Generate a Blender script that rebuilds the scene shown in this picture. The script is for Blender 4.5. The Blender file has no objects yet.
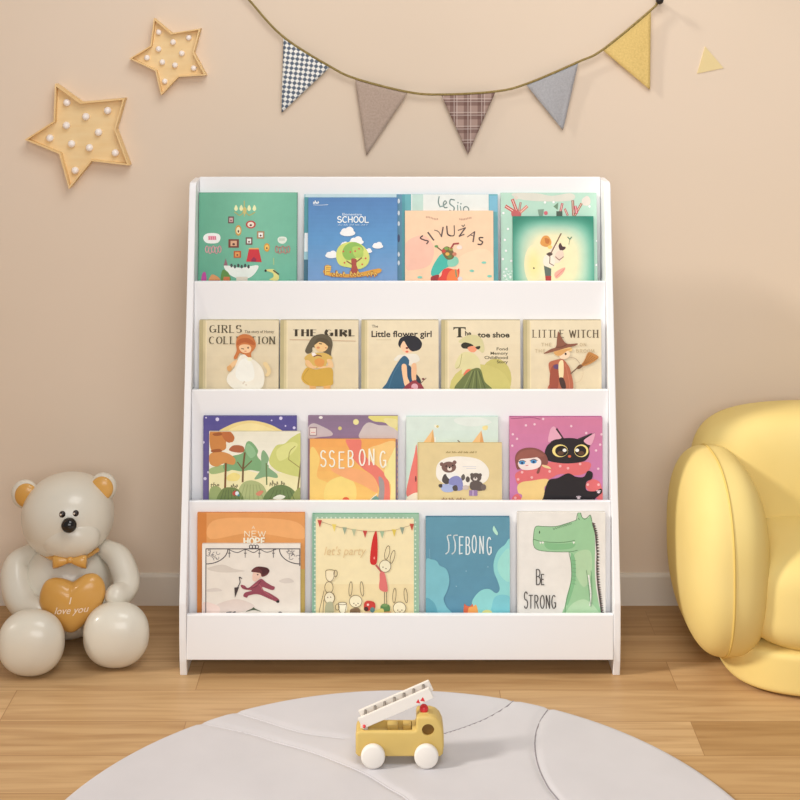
import bpy, bmesh, math, random
from math import pi, sin, cos, sqrt, radians
from mathutils import Vector, Matrix, geometry
from mathutils.bvhtree import BVHTree

random.seed(7)
S = bpy.context.scene
C = S.collection

# ------------------------------------------------------------------ camera
# level view-camera lens with a vertical shift, 3.06 m in front of the back wall
FPX, HZ, CAMH, CAMY = 1400.0, 14.0, 1.29, -3.06
cam = bpy.data.cameras.new('camera')
cam.sensor_width = 36.0
cam.lens = FPX / 800.0 * 36.0
cam.shift_y = -(400.0 - HZ) / 800.0
camo = bpy.data.objects.new('camera', cam)
camo.location = (0, CAMY, CAMH)
camo.rotation_euler = (pi / 2, 0, 0)
C.objects.link(camo)
S.camera = camo


def W(px, py, Y):
    """point of the room at depth Y that the photograph shows at px, py"""
    d = Y - CAMY
    return Vector(((px - 400.0) * d / FPX, Y, CAMH - (py - HZ) * d / FPX))


def G(px, py, z=0.0):
    """point on the horizontal plane z"""
    d = (CAMH - z) * FPX / (py - HZ)
    return Vector(((px - 400.0) * d / FPX, CAMY + d, z))


# ------------------------------------------------------------------ helpers
def lin(c):
    return tuple(((v / 255.0) / 12.92 if v / 255.0 <= 0.04045 else ((v / 255.0 + 0.055) / 1.055) ** 2.4) for v in c)


def lin4(c, k=1.0):
    r = lin(c)
    return (min(1, r[0] * k), min(1, r[1] * k), min(1, r[2] * k), 1.0)


def material(name, col, rough=0.5, spec=0.5, coat=0.0):
    m = bpy.data.materials.new(name)
    m.use_nodes = True
    b = m.node_tree.nodes['Principled BSDF']
    b.inputs['Base Color'].default_value = lin4(col)
    b.inputs['Roughness'].default_value = rough
    b.inputs['Specular IOR Level'].default_value = spec
    if coat:
        b.inputs['Coat Weight'].default_value = coat
        b.inputs['Coat Roughness'].default_value = 0.08
    return m


def nodes(m):
    nt = m.node_tree
    return nt.nodes, nt.links, nt.nodes['Principled BSDF']


def add_bump(m, scale=200, strength=0.1, dist=0.001, stretch=(1, 1, 1), detail=3):
    N, Lk, b = nodes(m)
    tc = N.new('ShaderNodeTexCoord')
    mp = N.new('ShaderNodeMapping')
    mp.inputs['Scale'].default_value = stretch
    nz = N.new('ShaderNodeTexNoise')
    nz.inputs['Scale'].default_value = scale
    nz.inputs['Detail'].default_value = detail
    bp = N.new('ShaderNodeBump')
    bp.inputs['Strength'].default_value = strength
    bp.inputs['Distance'].default_value = dist
    Lk.new(tc.outputs['Object'], mp.inputs['Vector'])
    Lk.new(mp.outputs['Vector'], nz.inputs['Vector'])
    Lk.new(nz.outputs['Fac'], bp.inputs['Height'])
    Lk.new(bp.outputs['Normal'], b.inputs['Normal'])
    return m


def mottle(m, c1, c2, scale=4, stretch=(1, 1, 1), detail=3):
    """base colour varied by a noise between two close tones of the same thing"""
    N, Lk, b = nodes(m)
    tc = N.new('ShaderNodeTexCoord')
    mp = N.new('ShaderNodeMapping')
    mp.inputs['Scale'].default_value = stretch
    nz = N.new('ShaderNodeTexNoise')
    nz.inputs['Scale'].default_value = scale
    nz.inputs['Detail'].default_value = detail
    rp = N.new('ShaderNodeValToRGB')
    rp.color_ramp.elements[0].position = 0.3
    rp.color_ramp.elements[1].position = 0.7
    rp.color_ramp.elements[0].color = lin4(c1)
    rp.color_ramp.elements[1].color = lin4(c2)
    Lk.new(tc.outputs['Object'], mp.inputs['Vector'])
    Lk.new(mp.outputs['Vector'], nz.inputs['Vector'])
    Lk.new(nz.outputs['Fac'], rp.inputs['Fac'])
    Lk.new(rp.outputs['Color'], b.inputs['Base Color'])
    return m


def obj(name, bm, mat, parent=None, smooth=False, loc=None):
    me = bpy.data.meshes.new(name)
    bmesh.ops.recalc_face_normals(bm, faces=bm.faces[:])
    bm.to_mesh(me)
    bm.free()
    if smooth:
        for p in me.polygons:
            p.use_smooth = True
    for m in (mat if isinstance(mat, (list, tuple)) else [mat]):
        me.materials.append(m)
    o = bpy.data.objects.new(name, me)
    C.objects.link(o)
    if loc:
        o.location = loc
    if parent:
        o.parent = parent
    return o


def tag(o, label, cat, group=None):
    o['label'] = label
    o['category'] = cat
    if group:
        o['group'] = group
    return o


def thing(name, label, cat, loc=(0, 0, 0), rot=(0, 0, 0), group=None):
    o = bpy.data.objects.new(name, None)
    o.empty_display_size = 0.05
    C.objects.link(o)
    o.location = loc
    o.rotation_euler = rot
    return tag(o, label, cat, group)


def struct(name, bm, mat):
    o = obj(name, bm, mat)
    o['kind'] = 'structure'
    return o


def box(bm, x0, x1, y0, y1, z0, z1, bev=0.0, seg=2):
    r = bmesh.ops.create_cube(bm, size=1.0)
    vs = r['verts']
    for v in vs:
        v.co = Vector((x0 + (v.co.x + .5) * (x1 - x0), y0 + (v.co.y + .5) * (y1 - y0), z0 + (v.co.z + .5) * (z1 - z0)))
    if bev:
        es = list({e for v in vs for e in v.link_edges})
        bmesh.ops.bevel(bm, geom=es, offset=bev, segments=seg, affect='EDGES', profile=0.5)
    return bm


def prism_x(bm, prof, x0, x1, bev=0.0):
    """profile of (y, z) points run from x0 to x1"""
    a = [bm.verts.new((x0, p[0], p[1])) for p in prof]
    b = [bm.verts.new((x1, p[0], p[1])) for p in prof]
    n = len(prof)
    f = [bm.faces.new(a), bm.faces.new(b[::-1])]
    for i in range(n):
        f.append(bm.faces.new((a[i], b[i], b[(i + 1) % n], a[(i + 1) % n])))
    bmesh.ops.recalc_face_normals(bm, faces=f)
    if bev:
        es = list({e for q in f for e in q.edges})
        bmesh.ops.bevel(bm, geom=es, offset=bev, segments=2, affect='EDGES', profile=0.5)
    return bm


def spow(v, e):
    return math.copysign(abs(v) ** e, v)


def superell(bm, c, r, n=2.0, m=None, seg=48, rings=32, rot=None):
    """superellipsoid: exponent n round the z axis, m up and down (2 = ellipsoid)"""
    m = m or n
    en, em = 2.0 / n, 2.0 / m
    rows = []
    for i in range(rings + 1):
        ph = -pi / 2 + pi * i / rings
        row = []
        for j in range(seg):
            th = 2 * pi * j / seg
            p = Vector((r[0] * spow(cos(ph), em) * spow(cos(th), en), r[1] * spow(cos(ph), em) * spow(sin(th), en), r[2] * spow(sin(ph), em)))
            if rot:
                p = rot @ p
            row.append(p + Vector(c))
        rows.append(row)
    bot = bm.verts.new(rows[0][0])
    top = bm.verts.new(rows[-1][0])
    vr = [[bm.verts.new(p) for p in row] for row in rows[1:-1]]
    for j in range(seg):
        k = (j + 1) % seg
        bm.faces.new((bot, vr[0][k], vr[0][j]))
        bm.faces.new((top, vr[-1][j], vr[-1][k]))
        for i in range(len(vr) - 1):
            bm.faces.new((vr[i][j], vr[i][k], vr[i + 1][k], vr[i + 1][j]))
    return bm


def catmull(pts, k=8, closed=False):
    P = [Vector(p) for p in pts]
    n = len(P)
    out = []
    for i in range(n if closed else n - 1):
        if closed:
            p0, p1, p2, p3 = P[(i - 1) % n], P[i], P[(i + 1) % n], P[(i + 2) % n]
        else:
            p1, p2 = P[i], P[i + 1]
            p0 = P[i - 1] if i > 0 else p1 * 2 - p2
            p3 = P[i + 2] if i + 2 < n else p2 * 2 - p1
        for j in range(k):
            t = j / k
            out.append(0.5 * (2 * p1 + (p2 - p0) * t + (2 * p0 - 5 * p1 + 4 * p2 - p3) * t * t + (3 * p1 - p0 - 3 * p2 + p3) * t ** 3))
    if not closed:
        out.append(P[-1].copy())
    return out


def tube(bm, pts, rad, seg=16, closed=False, cap=4):
    """round tube along pts; rad a number or a radius per point; hemispherical ends"""
    P = [Vector(p) for p in pts]
    R = list(rad) if isinstance(rad, (list, tuple)) else [rad] * len(P)
    n = len(P)
    if not closed and cap:
        d0 = (P[0] - P[1]).normalized()
        d1 = (P[-1] - P[-2]).normalized()
        r0, r1 = R[0], R[-1]
        pre = [(P[0] + d0 * r0 * sin(a), max(r0 * cos(a), r0 * .02)) for a in [pi / 2 * k / cap for k in range(cap, 0, -1)]]
        post = [(P[-1] + d1 * r1 * sin(a), max(r1 * cos(a), r1 * .02)) for a in [pi / 2 * k / cap for k in range(1, cap + 1)]]
        P = [p for p, _ in pre] + P + [p for p, _ in post]
        R = [r for _, r in pre] + R + [r for _, r in post]
        n = len(P)
    T = []
    for i in range(n):
        a = P[(i - 1) % n] if (closed or i > 0) else P[i]
        b = P[(i + 1) % n] if (closed or i < n - 1) else P[i]
        T.append((b - a).normalized())
    up = Vector((0, 0, 1)) if abs(T[0].z) < .9 else Vector((0, 1, 0))
    N = (up - T[0] * up.dot(T[0])).normalized()
    rings = []
    for i in range(n):
        N = (N - T[i] * N.dot(T[i])).normalized()
        B = T[i].cross(N)
        rings.append([bm.verts.new(P[i] + (N * cos(2 * pi * j / seg) + B * sin(2 * pi * j / seg)) * R[i]) for j in range(seg)])
    for i in range(n if closed else n - 1):
        a, b = rings[i], rings[(i + 1) % n]
        for j in range(seg):
            k = (j + 1) % seg
            bm.faces.new((a[j], a[k], b[k], b[j]))
    if not closed:
        bm.faces.new(rings[0])
        bm.faces.new(rings[-1][::-1])
    return bm


_text_cache = {}


def text_tris(s, font=None, offset=0.0, shear=0.0, space=1.0):
    """triangles of a line of type, height 1, starting at x = 0"""
    key = (s, offset, shear, space)
    if key in _text_cache:
        return _text_cache[key]
    cu = bpy.data.curves.new('type', 'FONT')
    cu.body = s
    cu.size = 1.0
    cu.offset = offset
    cu.shear = shear
    cu.space_character = space
    cu.resolution_u = 3
    o = bpy.data.objects.new('type', cu)
    C.objects.link(o)
    bpy.context.view_layer.update()
    dg = bpy.context.evaluated_depsgraph_get()
    ev = o.evaluated_get(dg)
    me = ev.to_mesh()
    me.calc_loop_triangles()
    V = [v.co.copy() for v in me.vertices]
    tris = [[V[i].xy for i in t.vertices] for t in me.loop_triangles]
    ev.to_mesh_clear()
    bpy.data.objects.remove(o)
    bpy.data.curves.remove(cu)
    xs = [p.x for t in tris for p in t] or [0, 1]
    x0, x1 = min(xs), max(xs)
    tris = [[Vector((p.x - x0, p.y)) for p in t] for t in tris]
    _text_cache[key] = (tris, x1 - x0)
    return _text_cache[key]


# stroke alphabet on a 4 x 6 grid (capitals)
_arc = lambda cx, cy, rx, ry, a0, a1, k=8: [(cx + rx * cos(radians(a0 + (a1 - a0) * i / k)), cy + ry * sin(radians(a0 + (a1 - a0) * i / k))) for i in range(k + 1)]
GL = {
    'A': [[(0, 0), (2, 6), (4, 0)], [(.8, 2.1), (3.2, 2.1)]],
    'B': [[(0.3, 0), (0.3, 6)], [(.3, 6)] + _arc(1.9, 4.6, 1.6, 1.4, 90, -90) + [(.3, 3.2)], [(.3, 3.2)] + _arc(2.1, 1.6, 1.8, 1.6, 90, -90) + [(.3, 0)]],
    'C': [_arc(2.2, 3, 2.1, 3, 50, 310, 14)],
    'D': [[(.3, 0), (.3, 6)], [(.3, 6), (1.6, 6)] + _arc(1.6, 3, 2.2, 3, 90, -90, 10) + [(.3, 0)]],
    'E': [[(3.4, 6), (.3, 6)], [(.3, 6), (.3, 0)], [(.3, 0), (3.5, 0)], [(.3, 3.1), (2.8, 3.1)]],
    'F': [[(3.4, 6), (.3, 6)], [(.3, 6), (.3, 0)], [(.3, 3.1), (2.8, 3.1)]],
    'G': [_arc(2.2, 3, 2.1, 3, 50, 330, 14), [(2.4, 2.6), (4.1, 2.6)], [(4.1, 2.6), (4.1, .6)]],
    'H': [[(.3, 0), (.3, 6)], [(3.7, 0), (3.7, 6)], [(.3, 3.1), (3.7, 3.1)]],
    'I': [[(1, 0), (1, 6)]],
    'J': [[(2.4, 6), (2.4, 1)] + _arc(1.3, 1, 1.1, 1.0, 0, -160, 6)],
    'L': [[(.3, 6), (.3, 0)], [(.3, 0), (3.4, 0)]],
    'M': [[(.2, 0), (.5, 6)], [(.5, 6), (2.4, 1), (4.3, 6)], [(4.3, 6), (4.6, 0)]],
    'N': [[(.3, 0), (.3, 6)], [(.3, 6), (3.7, 0)], [(3.7, 0), (3.7, 6)]],
    'O': [_arc(2.1, 3, 2.0, 3, 90, 450, 18)],
    'P': [[(.3, 0), (.3, 6)], [(.3, 6)] + _arc(1.9, 4.4, 1.8, 1.6, 90, -90) + [(.3, 2.8)]],
    'R': [[(.3, 0), (.3, 6)], [(.3, 6)] + _arc(1.8, 4.5, 1.7, 1.5, 90, -90) + [(.3, 3)], [(1.7, 3), (3.8, 0)]],
    'S': [_arc(1.9, 4.5, 1.6, 1.5, 30, 250, 9) + _arc(1.9, 1.55, 1.8, 1.55, 80, -150, 10)],
    'T': [[(0, 6), (4, 6)], [(2, 6), (2, 0)]],
    'U': [[(.3, 6), (.3, 1.8)] + _arc(2, 1.8, 1.7, 1.8, 180, 360, 10) + [(3.7, 6)]],
    'V': [[(0, 6), (2, 0), (4, 6)]],
    'W': [[(0, 6), (1.4, 0), (2.7, 5.4), (4.0, 0), (5.4, 6)]],
    'Y': [[(0, 6), (2, 3)], [(4, 6), (2, 3)], [(2, 3), (2, 0)]],
    'Z': [[(.2, 6), (3.8, 6)], [(3.8, 6), (.1, 0)], [(.1, 0), (3.9, 0)]],
    '^': [[(.8, 7.9), (1.8, 7), (2.8, 7.9)]],
    '*': [],
    ' ': [],
}
GW = {'I': 2, 'W': 5.4, 'M': 4.8, 'J': 2.8, ' ': 2.4, 'E': 3.6, 'L': 3.5, 'F': 3.5, 'S': 3.8}


# ------------------------------------------------------------------ printed covers
class Cover:
    """artwork of one cover: polygons laid on the cover board, coordinates measured on a crop of the photograph"""

    def __init__(self, px0, px1, pytop, base, rx, ry, s):
        self.px0, self.px1, self.pytop, self.base = px0, px1, pytop, base
        self.rx, self.ry, self.s = rx, ry, s
        self.items = []

    def m(self, p):
        return (self.rx + p[0] / self.s, self.ry + p[1] / self.s)

    def P(self, c, pts):
        self.items.append((c, [self.m(p) for p in pts]))

    def SM(self, c, pts, k=5):
        self.P(c, [tuple(p) for p in catmull([(q[0], q[1]) for q in pts], k, True)])

    def E(self, c, cx, cy, rx, ry=None, rot=0, k=20, a0=0, a1=360):
        ry = ry or rx
        cr, sr = cos(radians(rot)), sin(radians(rot))
        pts = []
        full = (a1 - a0) >= 360
        for i in range(k if full else k + 1):
            a = radians(a0 + (a1 - a0) * i / k)
            x, y = rx * cos(a), ry * sin(a)
            pts.append((cx + x * cr - y * sr, cy + x * sr + y * cr))
        self.P(c, pts)

    def R(self, c, x0, y0, x1, y1):
        self.P(c, [(x0, y0), (x1, y0), (x1, y1), (x0, y1)])

    def L(self, c, w, pts, smooth=False):
        if smooth:
            pts = [tuple(p) for p in catmull([(q[0], q[1]) for q in pts], 5)]
        self.items.append(None)
        for a, b in zip(pts[:-1], pts[1:]):
            a, b = Vector(a), Vector(b)
            d = b - a
            if d.length < 1e-6:
                continue
            d.normalize()
            n = Vector((-d.y, d.x)) * w / 2
            e = d * w * .22
            self.items.append((c, [self.m(q) for q in (a - e + n, b + e + n, b + e - n, a - e - n)], 'same'))

    def O(self, c, w, cx, cy, rx, ry=None, rot=0, k=18, a0=0, a1=360):
        ry = ry or rx
        cr, sr = cos(radians(rot)), sin(radians(rot))
        pts = []
        for i in range(k + 1):
            a = radians(a0 + (a1 - a0) * i / k)
            x, y = rx * cos(a), ry * sin(a)
            pts.append((cx + x * cr - y * sr, cy + x * sr + y * cr))
        self.L(c, w, pts)

    def TX(self, c, s, x, y, h, width=None, offset=0.0, shear=0.0):
        """line of type: x left, y baseline, h type size, optional total width (all in crop units)"""
        tris, w = text_tris(s, None, offset, shear)
        kx = (width / w) if width else h
        self.items.append(None)
        for t in tris:
            self.items.append((c, [self.m((x + p.x * kx, y - p.y * h)) for p in t], 'same'))

    def SCR(self, c, x, y, h, w, n, wt=2.5):
        """line of print too small to read: a row of tiny uneven strokes"""
        for i in range(n):
            if i % 5 == 4:
                continue
            a = x + w * i / n
            k = (0.62, 1.0, 0.5, 0.8, 0.6, 0.9)[(i * 7) % 6]
            self.L(c, wt, [(a, y), (a + w / n * .2, y - h * k), (a + w / n * .6, y - h * k * .4)])

    def ST(self, c, s, x, y, h, width, wt=1.0, wv=None, serif=0.0, gap=1.0, sx=None):
        """stroke-lettered capitals: wt stroke, wv stroke of the stems, serif length"""
        tot = sum(GW.get(ch, 4.1) for ch in s if ch != '^') + gap * (len(s.replace('^', '')) - 1)
        kx = width / tot
        ky = h / 6.0
        cx = 0.0
        for ch in s:
            if ch == '^':
                back = cx - gap - 4.1
                for pl in GL['^']:
                    self.L(c, wt, [(x + (back + p[0]) * kx, y - p[1] * ky) for p in pl])
                continue
            for pl in GL[ch]:
                pts = [(x + (cx + p[0]) * kx, y - p[1] * ky) for p in pl]
                for a, b in zip(pts[:-1], pts[1:]):
                    vert = abs(b[1] - a[1]) > abs(b[0] - a[0]) * .9
                    self.L(c, (wv if (wv and vert) else wt), [a, b])
                if serif and len(pl) == 2 and abs(pl[0][0] - pl[1][0]) < 1.1:
                    for q in pts:
                        self.L(c, wt, [(q[0] - serif, q[1]), (q[0] + serif, q[1])])
            cx += GW.get(ch, 4.1) + gap

    def GR(self, rect, ctop, cbot, k=12, horiz=False):
        """printed gradient from top to bottom"""
        x0, y0, x1, y1 = rect
        self.items.append(None)
        if horiz:
            for i in range(k):
                t = (i + .5) / k
                xa, xb = x0 + (x1 - x0) * i / k, x0 + (x1 - x0) * (i + 1) / k
                self.items.append((tuple(ctop[j] + (cbot[j] - ctop[j]) * t for j in range(3)), [self.m(q) for q in ((xa, y0), (xb, y0), (xb, y1), (xa, y1))], 'same'))
            return
        for i in range(k):
            t = (i + .5) / k
            self.items.append((tuple(ctop[j] + (cbot[j] - ctop[j]) * t for j in range(3)),
                               [self.m(p) for p in ((x0, y0 + (y1 - y0) * i / k), (x1, y0 + (y1 - y0) * i / k), (x1, y0 + (y1 - y0) * (i + 1) / k), (x0, y0 + (y1 - y0) * (i + 1) / k))], 'same'))


def clip_rect(poly, w, h):
    def cut(ps, inside, inter):
        out = []
        for i in range(len(ps)):
            a, b = ps[i - 1], ps[i]
            ia, ib = inside(a), inside(b)
            if ib:
                if not ia:
                    out.append(inter(a, b))
                out.append(b)
            elif ia:
                out.append(inter(a, b))
        return out
    def ix(x):
        return lambda a, b: (x, a[1] + (b[1] - a[1]) * (x - a[0]) / (b[0] - a[0]))
    def iy(y):
        return lambda a, b: (a[0] + (b[0] - a[0]) * (y - a[1]) / (b[1] - a[1]), y)
    for inside, inter in ((lambda p: p[0] >= 0, ix(0)), (lambda p: p[0] <= w, ix(w)), (lambda p: p[1] >= 0, iy(0)), (lambda p: p[1] <= h, iy(h))):
        poly = cut(poly, inside, inter)
        if len(poly) < 3:
            return []
    return poly


GAIN = 1.13
BT = 0.0065


def col_mesh(name, quads, mat, parent):
    """mesh from (colour, [3D points]) faces with the print colours as a colour attribute"""
    V, F, K = [], [], []
    for c, pts in quads:
        b = len(V)
        V += [tuple(p) for p in pts]
        F.append(tuple(range(b, b + len(pts))))
        K.append(c)
    me = bpy.data.meshes.new(name)
    me.from_pydata(V, [], F)
    at = me.color_attributes.new('Col', 'FLOAT_COLOR', 'CORNER')
    i = 0
    for f, c in zip(F, K):
        g_ = (c[0] + c[1] + c[2]) / 3 * .5 + 110
        r = lin4(tuple(v * .88 + g_ * .12 for v in c), GAIN)
        for _ in f:
            at.data[i].color = r
            i += 1
    me.materials.append(mat)
    o = bpy.data.objects.new(name, me)
    C.objects.link(o)
    o.parent = parent
    return o


def box_faces(x0, x1, y0, y1, z0, z1):
    p = [(x, y, z) for x in (x0, x1) for y in (y0, y1) for z in (z0, z1)]
    return [[p[i] for i in f] for f in ((0, 1, 3, 2), (4, 6, 7, 5), (0, 4, 5, 1), (2, 3, 7, 6), (0, 2, 6, 4), (1, 5, 7, 3))]


def make_book(cv, name, label, yback, zfloor, tilt, thick, spine_col, group, behind=None):
    """a closed hardback standing on zfloor, its back cover's top leaning at depth yback"""
    ca = cos(tilt)
    if behind:
        yback = behind.location.y - BT / ca - .0008 + 0.19 * sin(tilt)
    yf = yback - 0.10 * sin(tilt) - thick
    d = yf - CAMY
    x0, x1 = (cv.px0 - 400) * d / FPX, (cv.px1 - 400) * d / FPX
    ztop = CAMH - (cv.pytop + 1.1 - HZ) * d / FPX
    h = (ztop - zfloor) / ca
    w = x1 - x0
    root = thing(name, label, 'book', ((x0 + x1) / 2, (behind.location.y - BT / ca - .0008) if behind else yback - h * sin(tilt), zfloor), (-tilt, 0, 0), group)
    k = d / FPX
    bt = 0.0014
    faces = [(cv.base, f) for f in box_faces(-w / 2, w / 2, -thick, -thick + bt, 0, h)]
    lay = 0
    for it in cv.items:
        if it is None:
            lay += 1
            continue
        c, pts = it[0], it[1]
        if len(it) == 2:
            lay += 1
        q = [((p[0] - cv.px0) * k, h - (p[1] - cv.pytop) * k / ca) for p in pts]
        q = clip_rect(q, w, h)
        if len(q) < 3:
            continue
        yy = -thick - 0.00006 - lay * 0.000012
        if len(q) <= 4 and len(it) == 3:
            tr = [q]
        else:
            vs = [Vector((p[0], p[1], 0)) for p in q]
            tr = [[q[i] for i in t] for t in geometry.tessellate_polygon([vs])]
        for t in tr:
            a = sum(t[i][0] * t[(i + 1) % len(t)][1] - t[(i + 1) % len(t)][0] * t[i][1] for i in range(len(t)))
            if abs(a) < 1e-12:
                continue
            if a < 0:
                t = t[::-1]
            faces.append((c, [(p[0] - w / 2, yy, p[1]) for p in t]))
    col_mesh('front_cover', faces, M['print'], root)
    col_mesh('back_cover', [(spine_col, f) for f in box_faces(-w / 2, w / 2, -bt, 0, 0, h)], M['print'], root)
    col_mesh('spine', [(spine_col, f) for f in box_faces(-w / 2, -w / 2 + bt, -thick + bt, -bt, 0, h)], M['print'], root)
    bm = bmesh.new()
    box(bm, -w / 2 + bt, w / 2 - .003, -thick + bt, -bt, .003, h - .003)
    obj('pages', bm, M['pages'], root)
    return root

# ------------------------------------------------------------------ materials
M = {}


def print_material():
    m = material('printed_paper', (255, 255, 255), 0.42, 0.35)
    N, Lk, b = nodes(m)
    a = N.new('ShaderNodeVertexColor')
    a.layer_name = 'Col'
    tc = N.new('ShaderNodeTexCoord')
    nz = N.new('ShaderNodeTexNoise')      # uneven watercolour inking
    nz.inputs['Scale'].default_value = 46
    nz.inputs['Detail'].default_value = 5
    rp = N.new('ShaderNodeValToRGB')
    rp.color_ramp.elements[0].position = 0.3
    rp.color_ramp.elements[1].position = 0.7
    rp.color_ramp.elements[0].color = (0.93, 0.93, 0.93, 1)
    rp.color_ramp.elements[1].color = (1, 1, 1, 1)
    mx = N.new('ShaderNodeMix')
    mx.data_type = 'RGBA'
    mx.blend_type = 'MULTIPLY'
    mx.inputs['Factor'].default_value = 1.0
    Lk.new(tc.outputs['Object'], nz.inputs['Vector'])
    Lk.new(nz.outputs['Fac'], rp.inputs['Fac'])
    Lk.new(a.outputs['Color'], mx.inputs['A'])
    Lk.new(rp.outputs['Color'], mx.inputs['B'])
    Lk.new(mx.outputs['Result'], b.inputs['Base Color'])
    return m


M['print'] = print_material()
M['pages'] = material('page_paper', (238, 230, 214), 0.9, 0.1)
M['white'] = add_bump(material('white_lacquer', (246, 246, 248), 0.38, 0.4), 60, 0.02, 0.001)
M['wall'] = add_bump(mottle(material('wall_paint', (232, 214, 194), 0.9, 0.15), (231, 213, 192), (234, 216, 197), 1.2), 300, 0.06, 0.001)
M['base'] = material('baseboard_paint', (226, 217, 204), 0.5, 0.3)
M['bear'] = mottle(material('bear_glaze', (227, 221, 205), 0.32, 0.5, 0.3), (224, 217, 201), (230, 225, 211), 6)
M['bear_tan'] = mottle(material('bear_tan_glaze', (222, 168, 84), 0.3, 0.5, 0.3), (218, 162, 78), (226, 174, 92), 9)
M['black'] = material('black_gloss', (26, 22, 20), 0.12, 0.6)
M['bear_eye'] = material('eye_gloss', (40, 28, 22), 0.1, 0.6)
M['letter_white'] = material('white_lettering', (255, 236, 214), 0.5, 0.2)
M['sofa'] = add_bump(mottle(material('yellow_leather', (236, 212, 138), 0.6, 0.2), (234, 209, 133), (238, 215, 143), 5), 350, 0.05, 0.001)
M['seam'] = material('yellow_piping', (228, 198, 112), 0.55, 0.2)
M['star'] = mottle(material('star_wood', (242, 212, 160), 0.6, 0.25), (240, 208, 154), (244, 217, 168), 14, (1, 1, 6))
M['star_rim'] = mottle(material('star_rim_wood', (241, 206, 150), 0.6, 0.25), (238, 201, 142), (243, 211, 158), 14)
M['bulb'] = material('white_bulb', (252, 244, 238), 0.25, 0.5)
M['cord'] = add_bump(mottle(material('jute_cord', (150, 132, 84), 0.9, 0.1), (134, 116, 70), (168, 148, 98), 300), 900, 0.4, 0.001)
M['peg'] = material('dark_metal', (38, 32, 28), 0.35, 0.5)
M['toy'] = mottle(material('toy_yellow', (216, 186, 108), 0.42, 0.35), (213, 182, 104), (219, 190, 114), 12)
M['toy_dark'] = material('toy_window_brown', (122, 88, 34), 0.5, 0.3)
M['toy_white'] = material('toy_white', (240, 234, 226), 0.4, 0.35)
M['toy_rung'] = material('toy_rung_grey', (150, 142, 134), 0.5, 0.3)
M['toy_red'] = material('toy_red', (222, 48, 56), 0.2, 0.6)
M['rug'] = add_bump(mottle(material('rug_felt', (206, 203, 206), 0.85, 0.15), (203, 200, 203), (209, 206, 209), 8), 420, 0.12, 0.001)
M['rug_seam'] = material('rug_seam_grey', (150, 144, 148), 0.8, 0.1)


def floor_material():
    m = material('oak_planks', (200, 150, 95), 0.42, 0.35)
    N, Lk, b = nodes(m)
    tc = N.new('ShaderNodeTexCoord')
    br = N.new('ShaderNodeTexBrick')
    br.offset = 0.37
    br.inputs['Scale'].default_value = 1.0
    br.inputs['Brick Width'].default_value = 0.92
    br.inputs['Row Height'].default_value = 0.118
    br.inputs['Mortar Size'].default_value = 0.0009
    br.inputs['Mortar Smooth'].default_value = 0.3
    br.inputs['Bias'].default_value = 0.0
    br.inputs['Color1'].default_value = (0.0, 0.0, 0.0, 1)
    br.inputs['Color2'].default_value = (1.0, 1.0, 1.0, 1)
    br.inputs['Mortar'].default_value = (0.5, 0.5, 0.5, 1)
    mp0 = N.new('ShaderNodeMapping')
    mp0.inputs['Location'].default_value = (0.39, 0.035, 0)
    Lk.new(tc.outputs['Object'], mp0.inputs['Vector'])
    Lk.new(mp0.outputs['Vector'], br.inputs['Vector'])
    rp = N.new('ShaderNodeValToRGB')
    e = rp.color_ramp.elements
    e[0].position, e[0].color = 0.0, lin4((180, 142, 96))
    e[1].position, e[1].color = 1.0, lin4((207, 172, 127))
    x = e.new(0.5)
    x.color = lin4((195, 158, 112))
    Lk.new(br.outputs['Color'], rp.inputs['Fac'])
    # grain: noise drawn out along the plank, moved from plank to plank
    ad = N.new('ShaderNodeVectorMath')
    ad.operation = 'ADD'
    sc = N.new('ShaderNodeVectorMath')
    sc.operation = 'SCALE'
    sc.inputs['Scale'].default_value = 7.0
    Lk.new(br.outputs['Color'], sc.inputs[0])
    Lk.new(tc.outputs['Object'], ad.inputs[0])
    Lk.new(sc.outputs['Vector'], ad.inputs[1])
    mp = N.new('ShaderNodeMapping')
    mp.inputs['Scale'].default_value = (1.6, 26, 1)
    Lk.new(ad.outputs['Vector'], mp.inputs['Vector'])
    nz = N.new('ShaderNodeTexNoise')
    nz.inputs['Scale'].default_value = 2.2
    nz.inputs['Detail'].default_value = 6
    nz.inputs['Distortion'].default_value = 0.6
    Lk.new(mp.outputs['Vector'], nz.inputs['Vector'])
    r2 = N.new('ShaderNodeValToRGB')
    r2.color_ramp.elements[0].position = 0.30
    r2.color_ramp.elements[0].color = lin4((190, 166, 138))
    r2.color_ramp.elements[1].position = 0.62
    r2.color_ramp.elements[1].color = (1, 1, 1, 1)
    Lk.new(nz.outputs['Fac'], r2.inputs['Fac'])
    mx = N.new('ShaderNodeMix')
    mx.data_type = 'RGBA'
    mx.blend_type = 'MULTIPLY'
    mx.inputs['Factor'].default_value = 0.5
    Lk.new(rp.outputs['Color'], mx.inputs['A'])
    Lk.new(r2.outputs['Color'], mx.inputs['B'])
    # joints
    m3 = N.new('ShaderNodeMix')
    m3.data_type = 'RGBA'
    m3.inputs['B'].default_value = lin4((160, 120, 78))
    Lk.new(br.outputs['Fac'], m3.inputs['Factor'])
    Lk.new(mx.outputs['Result'], m3.inputs['A'])
    Lk.new(m3.outputs['Result'], b.inputs['Base Color'])
    bp = N.new('ShaderNodeBump')
    bp.inputs['Strength'].default_value = 0.06
    bp.inputs['Distance'].default_value = 0.002
    Lk.new(nz.outputs['Fac'], bp.inputs['Height'])
    Lk.new(bp.outputs['Normal'], b.inputs['Normal'])
    return m


M['floor'] = floor_material()


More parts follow.
